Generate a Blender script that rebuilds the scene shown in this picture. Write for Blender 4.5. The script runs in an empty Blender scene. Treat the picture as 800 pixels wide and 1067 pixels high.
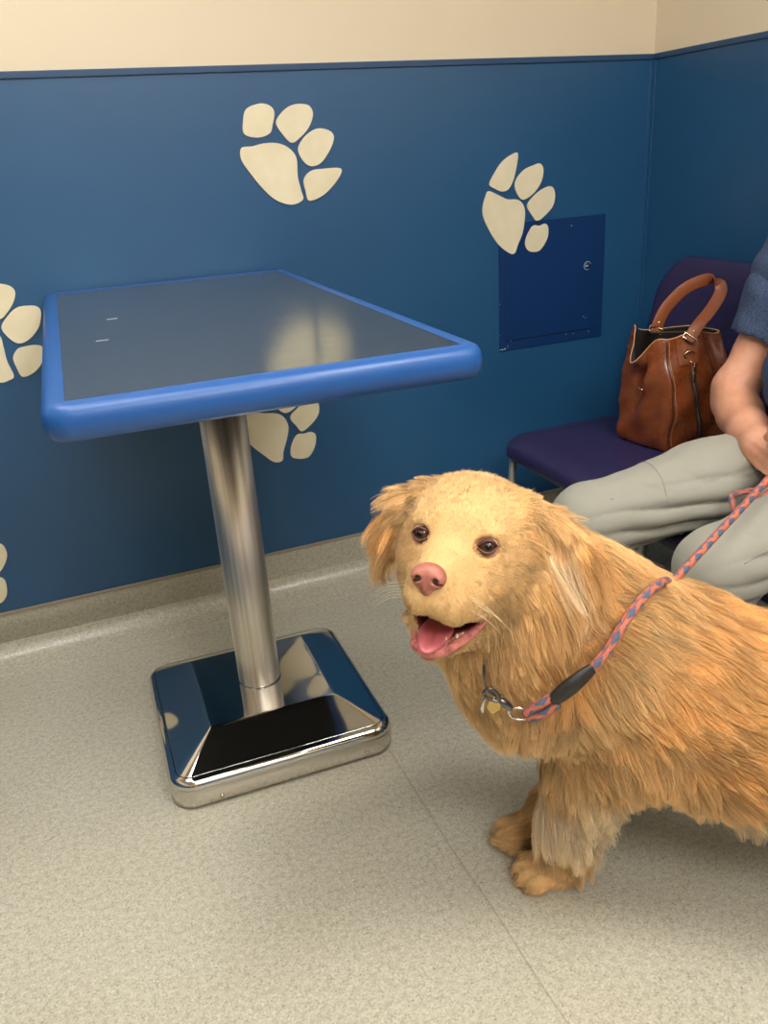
import bpy, math, random
import numpy as np
from mathutils import Vector, Matrix
from mathutils.bvhtree import BVHTree
from mathutils.kdtree import KDTree

random.seed(7)
rng = np.random.default_rng(7)
SC = bpy.context.scene
COL = SC.collection

# ------------------------------------------------------------------ camera
CAM = np.array([0.0, 0.0, 1.157])
YAW, PITCH, ROLL, FPX = math.radians(20.667), math.radians(23.018), math.radians(-3.868), 869.24
_f = np.array([math.sin(YAW)*math.cos(PITCH), math.cos(YAW)*math.cos(PITCH), -math.sin(PITCH)])
_r0 = np.array([math.cos(YAW), -math.sin(YAW), 0.0]); _u0 = np.cross(_r0, _f)
CR = math.cos(ROLL)*_r0 + math.sin(ROLL)*_u0
CU = -math.sin(ROLL)*_r0 + math.cos(ROLL)*_u0
CF = _f
cd = bpy.data.cameras.new('camera'); cam = bpy.data.objects.new('camera', cd); COL.objects.link(cam)
cd.sensor_fit = 'HORIZONTAL'; cd.sensor_width = 36.0; cd.lens = FPX/800*36.0; cd.clip_start = 0.02
cam.matrix_world = Matrix(((CR[0], CU[0], -CF[0], CAM[0]), (CR[1], CU[1], -CF[1], CAM[1]), (CR[2], CU[2], -CF[2], CAM[2]), (0, 0, 0, 1)))
SC.camera = cam

# ------------------------------------------------------------------ world, exposure
w = bpy.data.worlds.new('world'); SC.world = w; w.use_nodes = True
w.node_tree.nodes['Background'].inputs[0].default_value = (0.9, 0.92, 1, 1)
w.node_tree.nodes['Background'].inputs[1].default_value = 0.25
SC.view_settings.view_transform = 'Standard'; SC.view_settings.look = 'None'
SC.view_settings.gamma = 1.0; SC.view_settings.use_curve_mapping = False
SC.view_settings.exposure = 0.14
LAMPS = [  # ceiling panels: x, y, half width, half length, strength
    (-0.05, 0.50, 0.30, 0.30, 14.0),
    (1.00, 0.10, 0.30, 0.30, 27.0),
    (-0.50, 1.35, 0.30, 0.30, 15.0),
    (0.35, -1.15, 0.60, 0.30, 22.0),  # added fill panel, brightens the sides that face the camera
]

# ------------------------------------------------------------------ sizes of the place
WY, WX = 2.15, 1.704          # back wall, right wall
WL, WF = -1.75, -2.1          # left wall, wall behind the photographer
CEIL = 2.55
BLUE0, BLUE1 = 0.125, 1.371

def unpix(x, y, depth):       # a point seen at (x, y) of the 800x1067 photograph, depth metres along the view
    return CAM + CF*depth + CR*depth*(x-400)/FPX - CU*depth*(y-533.5)/FPX
def ray(x, y):
    return CF + CR*(x-400)/FPX - CU*(y-533.5)/FPX
def on_y(x, y, Y): d = ray(x, y); return CAM + d*(Y/d[1])
def on_z(x, y, Z): d = ray(x, y); return CAM + d*((Z-CAM[2])/d[2])

# ------------------------------------------------------------------ materials
def srgb(r, g, b):
    f = lambda c: (c/255/12.92) if c/255 <= 0.04045 else ((c/255+0.055)/1.055)**2.4
    return (f(r), f(g), f(b), 1.0)
def mat(name, col, rough=0.5, metal=0.0, spec=0.5, **kw):
    m = bpy.data.materials.new(name); m.use_nodes = True
    b = m.node_tree.nodes['Principled BSDF']
    b.inputs['Base Color'].default_value = col if len(col) == 4 else (*col, 1)
    b.inputs['Roughness'].default_value = rough; b.inputs['Metallic'].default_value = metal
    b.inputs['Specular IOR Level'].default_value = spec
    for k, v in kw.items(): b.inputs[k.replace('_', ' ')].default_value = v
    return m
def nd(m, t, **kw):
    n = m.node_tree.nodes.new(t)
    for k, v in kw.items():
        if k in n.inputs.keys() if hasattr(n.inputs, 'keys') else False: n.inputs[k].default_value = v
        else: setattr(n, k, v)
    return n
def lk(m, a, b): m.node_tree.links.new(a, b)
def pb(m): return m.node_tree.nodes['Principled BSDF']
def coords(m, scale=(1, 1, 1), out='Object'):
    tc = nd(m, 'ShaderNodeTexCoord'); mp = nd(m, 'ShaderNodeMapping'); mp.inputs['Scale'].default_value = scale
    lk(m, tc.outputs[out], mp.inputs['Vector']); return mp.outputs[0]
def noise(m, vec, scale, detail=2, rough=0.5):
    n = nd(m, 'ShaderNodeTexNoise'); n.inputs['Scale'].default_value = scale
    n.inputs['Detail'].default_value = detail; n.inputs['Roughness'].default_value = rough
    lk(m, vec, n.inputs['Vector']); return n.outputs['Fac']
def ramp(m, fac, stops, interp='LINEAR'):
    r = nd(m, 'ShaderNodeValToRGB'); r.color_ramp.interpolation = interp
    e = r.color_ramp.elements
    while len(e) < len(stops): e.new(0.5)
    for el, (p, c) in zip(e, stops): el.position = p; el.color = c
    lk(m, fac, r.inputs[0]); return r.outputs[0]
def mixc(m, fac, a, b, mode='MIX'):
    x = nd(m, 'ShaderNodeMix'); x.data_type = 'RGBA'; x.blend_type = mode
    for s, v in ((0, fac), (6, a), (7, b)):
        if hasattr(v, 'links'): lk(m, v, x.inputs[s])
        else: x.inputs[s].default_value = v
    return x.outputs[2]
def bump(m, fac, strength, dist=0.001):
    b = nd(m, 'ShaderNodeBump'); b.inputs['Strength'].default_value = strength; b.inputs['Distance'].default_value = dist
    lk(m, fac, b.inputs['Height']); lk(m, b.outputs[0], pb(m).inputs['Normal'])
def mathn(m, op, a, b=None):
    n = nd(m, 'ShaderNodeMath'); n.operation = op
    for s, v in ((0, a), (1, b)):
        if v is None: continue
        if hasattr(v, 'links'): lk(m, v, n.inputs[s])
        else: n.inputs[s].default_value = v
    return n.outputs[0]

# ------------------------------------------------------------------ mesh helpers
def obj(name, verts, faces, m=None, parent=None, smooth=False, uvs=None):
    me = bpy.data.meshes.new(name); me.from_pydata([tuple(map(float, v)) for v in verts], [], [tuple(map(int, f)) for f in faces]); me.update()
    if uvs is not None:
        ul = me.uv_layers.new(name='UVMap')
        li = np.zeros(len(me.loops), dtype=np.int32); me.loops.foreach_get('vertex_index', li)
        ul.data.foreach_set('uv', np.asarray(uvs, dtype=np.float32)[li].ravel())
    if smooth: me.polygons.foreach_set('use_smooth', [True]*len(me.polygons))
    o = bpy.data.objects.new(name, me); COL.objects.link(o)
    if m: me.materials.append(m)
    if parent: o.parent = parent
    return o
def tag(o, label=None, cat=None, group=None, kind=None):
    for k, v in (('label', label), ('category', cat), ('group', group), ('kind', kind)):
        if v: o[k] = v
    return o
def empty(name, loc=(0, 0, 0), rz=0):
    o = bpy.data.objects.new(name, None); COL.objects.link(o); o.location = loc; o.rotation_euler = (0, 0, rz)
    o.empty_display_size = 0.05
    return o
def bevel(o, wdt, seg=3, angle=35):
    b = o.modifiers.new('bevel', 'BEVEL'); b.width = wdt; b.segments = seg; b.limit_method = 'ANGLE'; b.angle_limit = math.radians(angle)
    o.data.polygons.foreach_set('use_smooth', [True]*len(o.data.polygons))
    wn = o.modifiers.new('wn', 'WEIGHTED_NORMAL'); wn.keep_sharp = True
    return o
def box(name, lo, hi, m, parent=None, bev=0, seg=3, M=None):
    (a, b, c), (d, e, f) = lo, hi
    v = [(a, b, c), (d, b, c), (d, e, c), (a, e, c), (a, b, f), (d, b, f), (d, e, f), (a, e, f)]
    if M is not None: v = [tuple(M @ Vector(p)) for p in v]
    o = obj(name, v, [(0, 3, 2, 1), (4, 5, 6, 7), (0, 1, 5, 4), (1, 2, 6, 5), (2, 3, 7, 6), (3, 0, 4, 7)], m, parent)
    if bev: bevel(o, bev, seg)
    return o
def rrect(hw, hl, r, n=8):    # rounded rectangle outline, counter-clockwise
    r = min(r, hw, hl); pts = []
    for cx, cy, a0 in ((hw-r, hl-r, 0), (-hw+r, hl-r, 90), (-hw+r, -hl+r, 180), (hw-r, -hl+r, 270)):
        for i in range(n+1):
            a = math.radians(a0+90*i/n); pts.append((cx+r*math.cos(a), cy+r*math.sin(a)))
    return pts
def loft(name, rings, m, parent=None, smooth=True, cap0=True, cap1=True, closed=True, uvscale=None):
    n = len(rings[0]); V = [p for r in rings for p in r]; F = []
    for i in range(len(rings)-1):
        for j in range(n if closed else n-1):
            k = (j+1) % n; F.append((i*n+j, i*n+k, (i+1)*n+k, (i+1)*n+j))
    if cap0: F.append(tuple(range(n-1, -1, -1)))
    if cap1: F.append(tuple((len(rings)-1)*n+j for j in range(n)))
    uv = None
    if uvscale:
        uv = []; s = 0
        for i, r in enumerate(rings):
            if i: s += float(np.linalg.norm(np.mean(r, axis=0)-np.mean(rings[i-1], axis=0)))
            uv += [(j/n, s*uvscale) for j in range(n)]
    return obj(name, V, F, m, parent, smooth, uv)
def spline(pts, n=8, closed=False):
    P = [np.array(p, float) for p in pts]; out = []
    N = len(P); rngi = range(N if closed else N-1)
    for i in rngi:
        if closed: a, b, c, d = P[(i-1) % N], P[i], P[(i+1) % N], P[(i+2) % N]
        else: a, b, c, d = P[max(i-1, 0)], P[i], P[i+1], P[min(i+2, N-1)]
        for k in range(n):
            t = k/n
            out.append(0.5*((2*b)+(-a+c)*t+(2*a-5*b+4*c-d)*t*t+(-a+3*b-3*c+d)*t**3))
    if not closed: out.append(P[-1])
    return out
def frames(pts):
    P = np.array(pts); T = np.gradient(P, axis=0); T /= np.linalg.norm(T, axis=1)[:, None]+1e-12
    up = np.array([0, 0, 1.0]) if abs(T[0][2]) < 0.9 else np.array([1.0, 0, 0])
    N = []; nrm = np.cross(T[0], np.cross(up, T[0])); nrm /= np.linalg.norm(nrm)
    for t in T:
        nrm = nrm-t*(nrm@t); nrm /= np.linalg.norm(nrm); N.append(nrm)
    N = np.array(N); return P, T, N, np.cross(T, N)
def tube(name, pts, r, m, parent=None, seg=12, sp=8, uvscale=None, closed=False, flat=None):
    if sp: 
        rr = r if np.isscalar(r) else None
        if rr is None:
            q = spline([np.append(np.array(p, float), x) for p, x in zip(pts, r)], sp, closed)
            r = [a[3] for a in q]; pts = [a[:3] for a in q]
        else: pts = spline(pts, sp, closed)
    if closed: pts = list(pts)+[pts[0]]
    P, T, N, B = frames(pts)
    rad = np.full(len(P), r) if np.isscalar(r) else np.array(r)
    fl = (1, 1) if flat is None else flat
    rings = [[p+a*rd*fl[0]*math.cos(2*math.pi*j/seg)+b*rd*fl[1]*math.sin(2*math.pi*j/seg) for j in range(seg)] for p, a, b, rd in zip(P, N, B, rad)]
    return loft(name, rings, m, parent, True, not closed, not closed, True, uvscale)
def ellipsoid(name, c, r, m, parent=None, R=None, nu=24, nv=14, fn=None):
    V = []; F = []
    R = np.eye(3) if R is None else R
    for i in range(nv+1):
        th = math.pi*i/nv
        for j in range(nu):
            ph = 2*math.pi*j/nu; p = np.array([math.sin(th)*math.cos(ph), math.sin(th)*math.sin(ph), math.cos(th)])
            if fn: p = fn(p)
            V.append(np.array(c)+R@(p*np.array(r)))
    for i in range(nv):
        for j in range(nu):
            k = (j+1) % nu; F.append((i*nu+j, (i+1)*nu+j, (i+1)*nu+k, i*nu+k))
    return obj(name, V, F, m, parent, True)

# ------------------------------------------------------------------ implicit surfaces (smooth unions meshed as one continuous skin)
class Field:
    def __init__(s, xs, ys, zs):
        s.ax = [np.asarray(a, dtype=np.float32) for a in (xs, ys, zs)]
        s.F = np.full([len(a) for a in s.ax], 1.0, dtype=np.float32)
    def _sub(s, lo, hi, k):
        sl = []
        for a, l, h in zip(s.ax, lo, hi):
            i0 = max(int(np.searchsorted(a, l-k-0.03))-1, 0); i1 = min(int(np.searchsorted(a, h+k+0.03))+1, len(a)); sl.append(slice(i0, max(i1, i0)))
        X = s.ax[0][sl[0]][:, None, None]; Y = s.ax[1][sl[1]][None, :, None]; Z = s.ax[2][sl[2]][None, None, :]
        return tuple(sl), X, Y, Z
    def _put(s, sl, d, k, sub):
        f = s.F[sl]; d = d.astype(np.float32)
        if sub:
            d = -d; h = np.maximum(k-np.abs(f-d), 0)/k; s.F[sl] = np.maximum(f, d)+h*h*k/4
        else:
            h = np.maximum(k-np.abs(f-d), 0)/k; s.F[sl] = np.minimum(f, d)-h*h*k/4
    def ell(s, c, r, R=None, k=0.02, sub=False):
        c = np.array(c, float); r = np.array(r, float); m = r.max() if R is not None else r
        sl, X, Y, Z = s._sub(c-m, c+m, k)
        if 0 in s.F[sl].shape: return
        x, y, z = X-c[0], Y-c[1], Z-c[2]
        if R is not None:
            x, y, z = (R[0, i]*x+R[1, i]*y+R[2, i]*z for i in range(3))
        k0 = np.sqrt((x/r[0])**2+(y/r[1])**2+(z/r[2])**2); k1 = np.sqrt((x/r[0]**2)**2+(y/r[1]**2)**2+(z/r[2]**2)**2)+1e-9
        s._put(sl, k0*(k0-1)/k1, k, sub)
    def cap(s, a, b, ra, rb, k=0.02, sub=False, squash=None):
        a = np.array(a, float); b = np.array(b, float); m = max(ra, rb)
        sl, X, Y, Z = s._sub(np.minimum(a, b)-m, np.maximum(a, b)+m, k)
        if 0 in s.F[sl].shape: return
        d = b-a; L = d@d+1e-12
        t = np.clip(((X-a[0])*d[0]+(Y-a[1])*d[1]+(Z-a[2])*d[2])/L, 0, 1)
        q = (X-a[0]-t*d[0])**2+(Y-a[1]-t*d[1])**2+(Z-a[2]-t*d[2])**2
        s._put(sl, np.sqrt(q)-(ra+(rb-ra)*t), k, sub)
    def chain(s, pts, rs, k=0.02):
        for i in range(len(pts)-1): s.cap(pts[i], pts[i+1], rs[i], rs[i+1], k)
    def mesh(s, name, m=None, parent=None):
        F = s.F; ins = F < 0; nx, ny, nz = F.shape
        sh = (nx-1, ny-1, nz-1); S = np.zeros(sh+(3,), np.float32); cnt = np.zeros(sh, np.int16); quads = []
        ids = -np.ones(sh, np.int64); edges = []
        for ax in range(3):
            A = [slice(None)]*3; B = [slice(None)]*3; A[ax] = slice(0, -1); B[ax] = slice(1, None)
            cr = ins[tuple(A)] != ins[tuple(B)]
            I = np.argwhere(cr); J = I.copy(); J[:, ax] += 1
            fa = F[tuple(I.T)]; fb = F[tuple(J.T)]; t = fa/(fa-fb)
            P = np.stack([s.ax[q][I[:, q]] for q in range(3)], 1).astype(np.float32)
            P[:, ax] += t*(s.ax[ax][J[:, ax]]-s.ax[ax][I[:, ax]])
            o1, o2 = [q for q in range(3) if q != ax]
            cells = []
            for d1, d2 in ((-1, -1), (0, -1), (0, 0), (-1, 0)):
                Cc = I.copy(); Cc[:, o1] += d1; Cc[:, o2] += d2; cells.append(Cc)
            ok = np.ones(len(I), bool)
            for Cc in cells: ok &= ((Cc >= 0) & (Cc < np.array(sh))).all(1)
            for Cc in cells:
                Cq = Cc[ok]; np.add.at(cnt, tuple(Cq.T), 1)
                np.add.at(S, tuple(Cq.T), P[ok])
            flip = (fa[ok] < 0) if ax != 1 else (fa[ok] > 0)
            edges.append(([Cc[ok] for Cc in cells], flip))
        act = cnt > 0; n = int(act.sum()); ids[act] = np.arange(n); V = S[act]/cnt[act][:, None]
        Q = []
        for cells, flip in edges:
            q = np.stack([ids[tuple(Cc.T)] for Cc in cells], 1)
            q[~flip] = q[~flip][:, ::-1]; Q.append(q)
        Q = np.concatenate(Q)
        me = bpy.data.meshes.new(name); me.vertices.add(n); me.vertices.foreach_set('co', V.ravel())
        me.loops.add(len(Q)*4); me.loops.foreach_set('vertex_index', Q.ravel().astype(np.int32))
        me.polygons.add(len(Q)); me.polygons.foreach_set('loop_start', np.arange(0, len(Q)*4, 4, dtype=np.int32))
        me.update(calc_edges=True); me.validate(); me.polygons.foreach_set('use_smooth', [True]*len(me.polygons))
        o = bpy.data.objects.new(name, me); COL.objects.link(o)
        if m: me.materials.append(m)
        if parent: o.parent = parent
        return o
def axis(*segs):   # (start, end, step) pieces joined into one rising axis
    a = []
    for lo, hi, st in segs: a += list(np.arange(lo, hi-st*0.3, st))
    a.append(segs[-1][1]); return np.array(a)
def mverts(o):
    v = np.zeros(len(o.data.vertices)*3, np.float32); o.data.vertices.foreach_get('co', v); return v.reshape(-1, 3)
def mnormals(o):
    v = np.zeros(len(o.data.vertices)*3, np.float32); o.data.vertex_normals.foreach_get('vector', v); return v.reshape(-1, 3)
def setcol(o, c, name='col'):
    a = o.data.color_attributes.new(name, 'FLOAT_COLOR', 'POINT')
    a.data.foreach_set('color', np.concatenate([c, np.ones((len(c), 1))], 1).astype(np.float32).ravel())
# ================================================================== THE ROOM
m_floor = mat('speckled_vinyl', srgb(190, 183, 166), 0.33, spec=0.45)
def speck(m, vec, seam=False):
    fine = noise(m, vec, 260, 2, .6); mid = noise(m, vec, 95, 2, .55)
    c1 = ramp(m, fine, [(0.30, srgb(134, 130, 112)), (0.45, srgb(180, 175, 156)), (0.58, srgb(195, 190, 171)), (0.70, srgb(224, 221, 206))])
    c2 = ramp(m, mid, [(0.33, srgb(160, 156, 138)), (0.5, srgb(190, 185, 167)), (0.66, srgb(206, 203, 187))])
    c = mixc(m, 0.45, c1, c2)
    vo = nd(m, 'ShaderNodeTexVoronoi'); vo.inputs['Scale'].default_value = 150; lk(m, vec, vo.inputs['Vector'])
    sel = mathn(m, 'GREATER_THAN', noise(m, vec, 70, 1), 0.57)
    dk = mathn(m, 'MULTIPLY', mathn(m, 'LESS_THAN', vo.outputs['Distance'], 0.2), sel)
    c = mixc(m, mathn(m, 'MULTIPLY', dk, 0.6), c, srgb(105, 100, 92))
    if seam:
        sx = nd(m, 'ShaderNodeSeparateXYZ'); lk(m, vec, sx.inputs[0])
        wob = mathn(m, 'MULTIPLY', mathn(m, 'SUBTRACT', noise(m, vec, 3, 1), 0.5), 0.02)
        line = mathn(m, 'LESS_THAN', mathn(m, 'ABSOLUTE', mathn(m, 'ADD', mathn(m, 'SUBTRACT', sx.outputs[0], 0.485), wob)), 0.0018)
        ends = mathn(m, 'LESS_THAN', sx.outputs[1], 1.36)
        c = mixc(m, mathn(m, 'MULTIPLY', mathn(m, 'MULTIPLY', line, ends), 0.38), c, srgb(128, 116, 96))
        st = ramp(m, noise(m, vec, 2.3, 3), [(0.35, (0.88, 0.86, 0.82, 1)), (0.6, (1, 1, 1, 1))])
        c = mixc(m, 0.6, c, st, 'MULTIPLY')
    lk(m, c, pb(m).inputs['Base Color'])
    bump(m, noise(m, vec, 120, 2), 0.25, 0.0006)
speck(m_floor, coords(m_floor), True)
m_cove = mat('speckled_vinyl_cove', srgb(190, 183, 166), 0.3, spec=0.5); speck(m_cove, coords(m_cove))

m_cream = mat('cream_paint', srgb(216, 201, 174), 0.6)
bump(m_cream, noise(m_cream, coords(m_cream), 220, 2), 0.25, 0.0006)
m_blue = mat('blue_wall_sheet', srgb(38, 82, 118), 0.40, spec=0.65)
_v = coords(m_blue)
lk(m_blue, ramp(m_blue, noise(m_blue, _v, 1.6, 3), [(0.3, srgb(24, 72, 112)), (0.7, srgb(31, 82, 123))]), pb(m_blue).inputs['Base Color'])
_d = mathn(m_blue, 'GREATER_THAN', noise(m_blue, _v, 38, 1), 0.83)
bump(m_blue, noise(m_blue, _v, 160, 3), 0.18, 0.0006)
m_ceil = mat('ceiling_white', srgb(222, 218, 208), 0.8)
m_strip = mat('cap_strip_blue', srgb(34, 68, 104), 0.35)
m_grey = mat('cove_cap_grey', srgb(150, 140, 122), 0.5)

ST = dict(kind='structure')
tag(box('floor', (WL-.1, WF-.1, -.06), (WX+.1, WY+.1, 0), m_floor), **ST)
tag(box('ceiling', (WL-.1, WF-.1, CEIL), (WX+.1, WY+.1, CEIL+.06), m_ceil), **ST)
wb = tag(box('wall_back', (WL-.1, WY, 0), (WX+.1, WY+.1, CEIL), m_cream), **ST)
wr = tag(box('wall_right', (WX, WF, 0), (WX+.1, WY, CEIL), m_cream), **ST)
wl = tag(box('wall_left', (WL-.1, WF, 0), (WL, WY, CEIL), m_cream), **ST)
wf = tag(box('wall_front', (WL-.1, WF-.1, 0), (WX+.1, WF, CEIL), m_cream), **ST)
PT = 0.004
box('wainscot', (WL, WY-PT, BLUE0), (WX, WY, BLUE1), m_blue, wb)
box('wainscot', (WX-PT, WF, BLUE0), (WX, WY-PT, BLUE1), m_blue, wr)
box('wainscot', (WL, WF, BLUE0), (WL+PT, WY-PT, BLUE1), m_blue, wl)
box('wainscot', (WL+PT, WF, BLUE0), (WX-PT, WF+PT, BLUE1), m_blue, wf)
box('cap_strip', (WL, WY-.0085, BLUE1-.012), (WX, WY, BLUE1+.002), m_strip, wb, .001)
box('cap_strip', (WX-.0085, WF, BLUE1-.012), (WX, WY-.0085, BLUE1+.002), m_strip, wr, .001)
# corner beads either side of the inside corner
box('corner_bead', (WX-.016, WY-.0068, BLUE0+.01), (WX-.005, WY-PT, BLUE1-.013), m_blue, wb, .001)
box('corner_bead', (WX-.0068, WY-.018, BLUE0+.01), (WX-PT, WY-.0072, BLUE1-.013), m_blue, wr, .001)
# coved skirting: floor vinyl turned up the wall
def cove(name, p0, p1, inward):
    prof = [(0.0, BLUE0), (0.0035, BLUE0), (0.0035, 0.045)]
    r = 0.042
    for i in range(0, 11):
        a = math.radians(90*i/10); prof.append((0.0035+r-r*math.cos(a), 0.0455-r*math.sin(a)))
    prof += [(0.075, 0.0022), (0.12, 0.0008), (0.12, 0.0), (0.0, 0.0)]
    rings = []
    for p in (p0, p1): rings.append([np.array(p)+np.array(inward)*d+np.array([0, 0, z]) for d, z in prof])
    return loft(name, rings, m_cove, None, False)
c1 = tag(cove('trim_1', (WX-.0035, WY, 0), (WL, WY, 0), (0, -1, 0)), **ST)
c2 = tag(cove('trim_2', (WX, WF, 0), (WX, WY-.0035, 0), (-1, 0, 0)), **ST)
for c in (c1, c2): bevel(c, 0.0005, 1, 60)
box('cove_cap', (WL, WY-.0075, BLUE0-.001), (WX-.0075, WY-.0042, BLUE0+.0085), m_grey, c1, .001)
box('cove_cap', (WX-.0075, WF, BLUE0-.001), (WX-.0042, WY-.0042, BLUE0+.0085), m_grey, c2, .001)

# ceiling light panels; the long rear one is an added fill
m_frame = mat('light_frame', srgb(230, 230, 226), 0.5)
for i, (lx, ly, hw, hl, st) in enumerate(LAMPS):
    m_em = mat('diffuser_glow', (1, 1, 1), 0.5)
    pb(m_em).inputs['Emission Color'].default_value = (1.0, 0.98, 0.945, 1); pb(m_em).inputs['Emission Strength'].default_value = st
    t = tag(empty('ceiling_light', (lx, ly, CEIL)), ['square recessed ceiling light panel in front of the exam table', 'square recessed ceiling light panel above the dog and chairs', 'square recessed ceiling light panel nearest the paw print wall', 'long fill light panel added in the ceiling behind the photographer'][i], 'ceiling light', 'recessed ceiling lights')
    box('diffuser', (-hw, -hl, -.006), (hw, hl, -.001), m_em, t)
    fr = []
    for a in (hw, hw+.025): fr.append([(x*a/hw, y*(hl+a-hw)/hl, -.010) for x, y in ((-hw, -hl), (hw, -hl), (hw, hl), (-hw, hl))])
    rings = [[(x, y, -.001) for x, y, z in fr[1]], fr[1], fr[0], [(x, y, -.001) for x, y, z in fr[0]]]
    loft('frame', rings, m_frame, t, False, False, False)

# door in the wall behind the photographer (only ever seen in reflections)
m_wood = mat('door_wood', srgb(150, 112, 74), 0.45)
dr = tag(empty('door_1', (-0.9, WF+PT, 0)), **ST)
box('door_leaf', (-.45, 0, .005), (.45, .03, 2.05), m_wood, dr, .003)
for a, b in (((-.52, 0, 0), (-.455, .04, 2.12)), ((.455, 0, 0), (.52, .04, 2.12)), ((-.455, 0, 2.055), (.455, .04, 2.12))): box('door_frame', a, b, m_frame, dr, .003)
tube('door_handle', [(.38, .03, 1.0), (.38, .08, 1.0), (.30, .085, 1.0), (.26, .08, 1.0)], .009, mat('steel_handle', (.6, .6, .6), .25, 1), dr)

# ------------------------------------------------------------------ paw prints on the wall
m_paw = mat('cream_vinyl', srgb(226, 214, 182), 0.45)
lk(m_paw, ramp(m_paw, noise(m_paw, coords(m_paw), 14, 3), [(0.3, srgb(219, 206, 172)), (0.7, srgb(229, 218, 188))]), pb(m_paw).inputs['Base Color'])
def paw(label, ox, oy, sc, shapes):
    pts_all = [on_y(ox+x/sc, oy+y/sc, WY-PT) for s in shapes for x, y in s]
    c = np.mean(pts_all, axis=0); t = empty('paw_print', (c[0], WY-PT, c[2])); tag(t, label, 'paw print', 'cream paw prints on the blue wall')
    for i, s in enumerate(shapes):
        P = [on_y(ox+x/sc, oy+y/sc, WY-PT)-np.array([c[0], WY-PT, c[2]]) for x, y in s]
        P = spline(P, 6, True)
        area = sum(P[k][0]*P[(k+1) % len(P)][2]-P[(k+1) % len(P)][0]*P[k][2] for k in range(len(P)))
        if area < 0: P = P[::-1]
        loft('pad' if i == 0 else 'toe', [[(p[0], 0.0003, p[2]) for p in P], [(p[0], -0.0042, p[2]) for p in P]], m_paw, t, False)
paw('cream paw print highest on the blue wall, above the exam table', 240, 100, 6.667, [
    [(75, 362), (72, 440), (130, 530), (220, 640), (310, 720), (420, 755), (500, 720), (490, 660), (465, 560), (455, 430), (400, 360), (320, 328), (230, 330), (150, 350)],
    [(200, 53), (270, 68), (302, 115), (290, 200), (270, 260), (190, 290), (95, 265), (87, 170), (110, 90)],
    [(480, 55), (545, 70), (570, 130), (540, 220), (480, 290), (425, 325), (370, 280), (315, 190), (350, 120), (410, 70)],
    [(620, 225), (690, 245), (715, 290), (690, 370), (630, 460), (565, 488), (510, 460), (468, 375), (500, 300), (560, 245)],
    [(750, 500), (768, 530), (720, 610), (640, 690), (545, 727), (520, 660), (508, 580), (560, 520), (650, 505)]])
paw('cream paw print overlapping the corner of the small wall access panel', 495, 150, 8.89, [
    [(120, 438), (200, 470), (290, 512), (380, 515), (430, 550), (455, 620), (450, 720), (430, 830), (390, 930), (358, 1012), (300, 1005), (200, 920), (120, 790), (72, 680), (66, 590), (90, 490)],
    [(360, 85), (390, 100), (375, 220), (345, 340), (300, 420), (240, 440), (180, 415), (128, 375), (170, 280), (250, 160)],
    [(595, 182), (625, 240), (605, 350), (540, 450), (450, 515), (400, 490), (362, 400), (380, 320), (450, 240), (530, 200)],
    [(690, 392), (730, 440), (725, 540), (680, 620), (575, 710), (520, 660), (478, 575), (520, 500), (600, 430)],
    [(515, 770), (550, 752), (590, 757), (640, 738), (668, 770), (665, 860), (620, 950), (570, 995), (490, 990), (455, 930), (470, 850)]])
paw('cream paw print below the tabletop beside the steel column', 250, 410, 8.89, [
    [(60, 150), (110, 152), (200, 180), (340, 185), (410, 225), (445, 310), (430, 420), (400, 530), (388, 618), (310, 630), (220, 570), (115, 490), (30, 400), (5, 280), (25, 190)],
    [(410, 178), (330, 120), (290, 20), (380, -60), (500, -50), (545, 40), (535, 90), (480, 150)],
    [(695, 55), (730, 130), (700, 230), (580, 345), (520, 300), (462, 220), (520, 140), (600, 75)],
    [(660, 355), (700, 390), (685, 500), (620, 590), (490, 592), (465, 520), (490, 430), (530, 378), (590, 370)]])
paw('cream paw print partly hidden behind the left edge of the tabletop', 0, 260, 5.333, [
    [(0, 480), (20, 540), (40, 620), (77, 700), (50, 725), (0, 737), (-80, 700), (-130, 600), (-140, 500), (-60, 460)],
    [(0, 190), (60, 205), (85, 245), (60, 320), (0, 385), (-60, 330), (-90, 260), (-50, 200)],
    [(150, 312), (205, 316), (228, 350), (215, 430), (165, 495), (105, 520), (50, 490), (8, 430), (50, 360), (95, 322)],
    [(130, 540), (195, 530), (238, 545), (235, 620), (190, 680), (125, 705), (90, 650), (73, 600), (95, 555)]])
paw('cream paw print low on the wall at the left edge, just above the coving', 0, 280, 2.964, [
    [(-60, 880), (-40, 930), (-45, 1010), (-70, 1070), (-130, 1060), (-180, 980), (-150, 900), (-100, 870)],
    [(-5, 848), (12, 856), (22, 885), (10, 920), (-8, 938), (-28, 920), (-36, 880), (-22, 855)],
    [(-4, 953), (16, 963), (22, 1000), (10, 1025), (-8, 1032), (-25, 1020), (-30, 980)]])

# ------------------------------------------------------------------ small access panel
m_panel = mat('access_panel_blue', srgb(14, 50, 98), 0.38)
_v = coords(m_panel)
m_chip = mat('chipped_paint', srgb(196, 200, 204), 0.5)
ap = tag(empty('access_panel', (1.382, WY-PT, 0.787)), 'small square dark blue access panel with a round lock, set in the wall', 'access panel')
H = 0.178
box('frame', (-H, -.0022, -H), (H, 0.0, H), m_panel, ap, .0006, 1)
box('door', (-H+.022, -.0036, -H+.03), (H-.026, -.0022, H-.020), m_panel, ap, .0008, 1)
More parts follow.
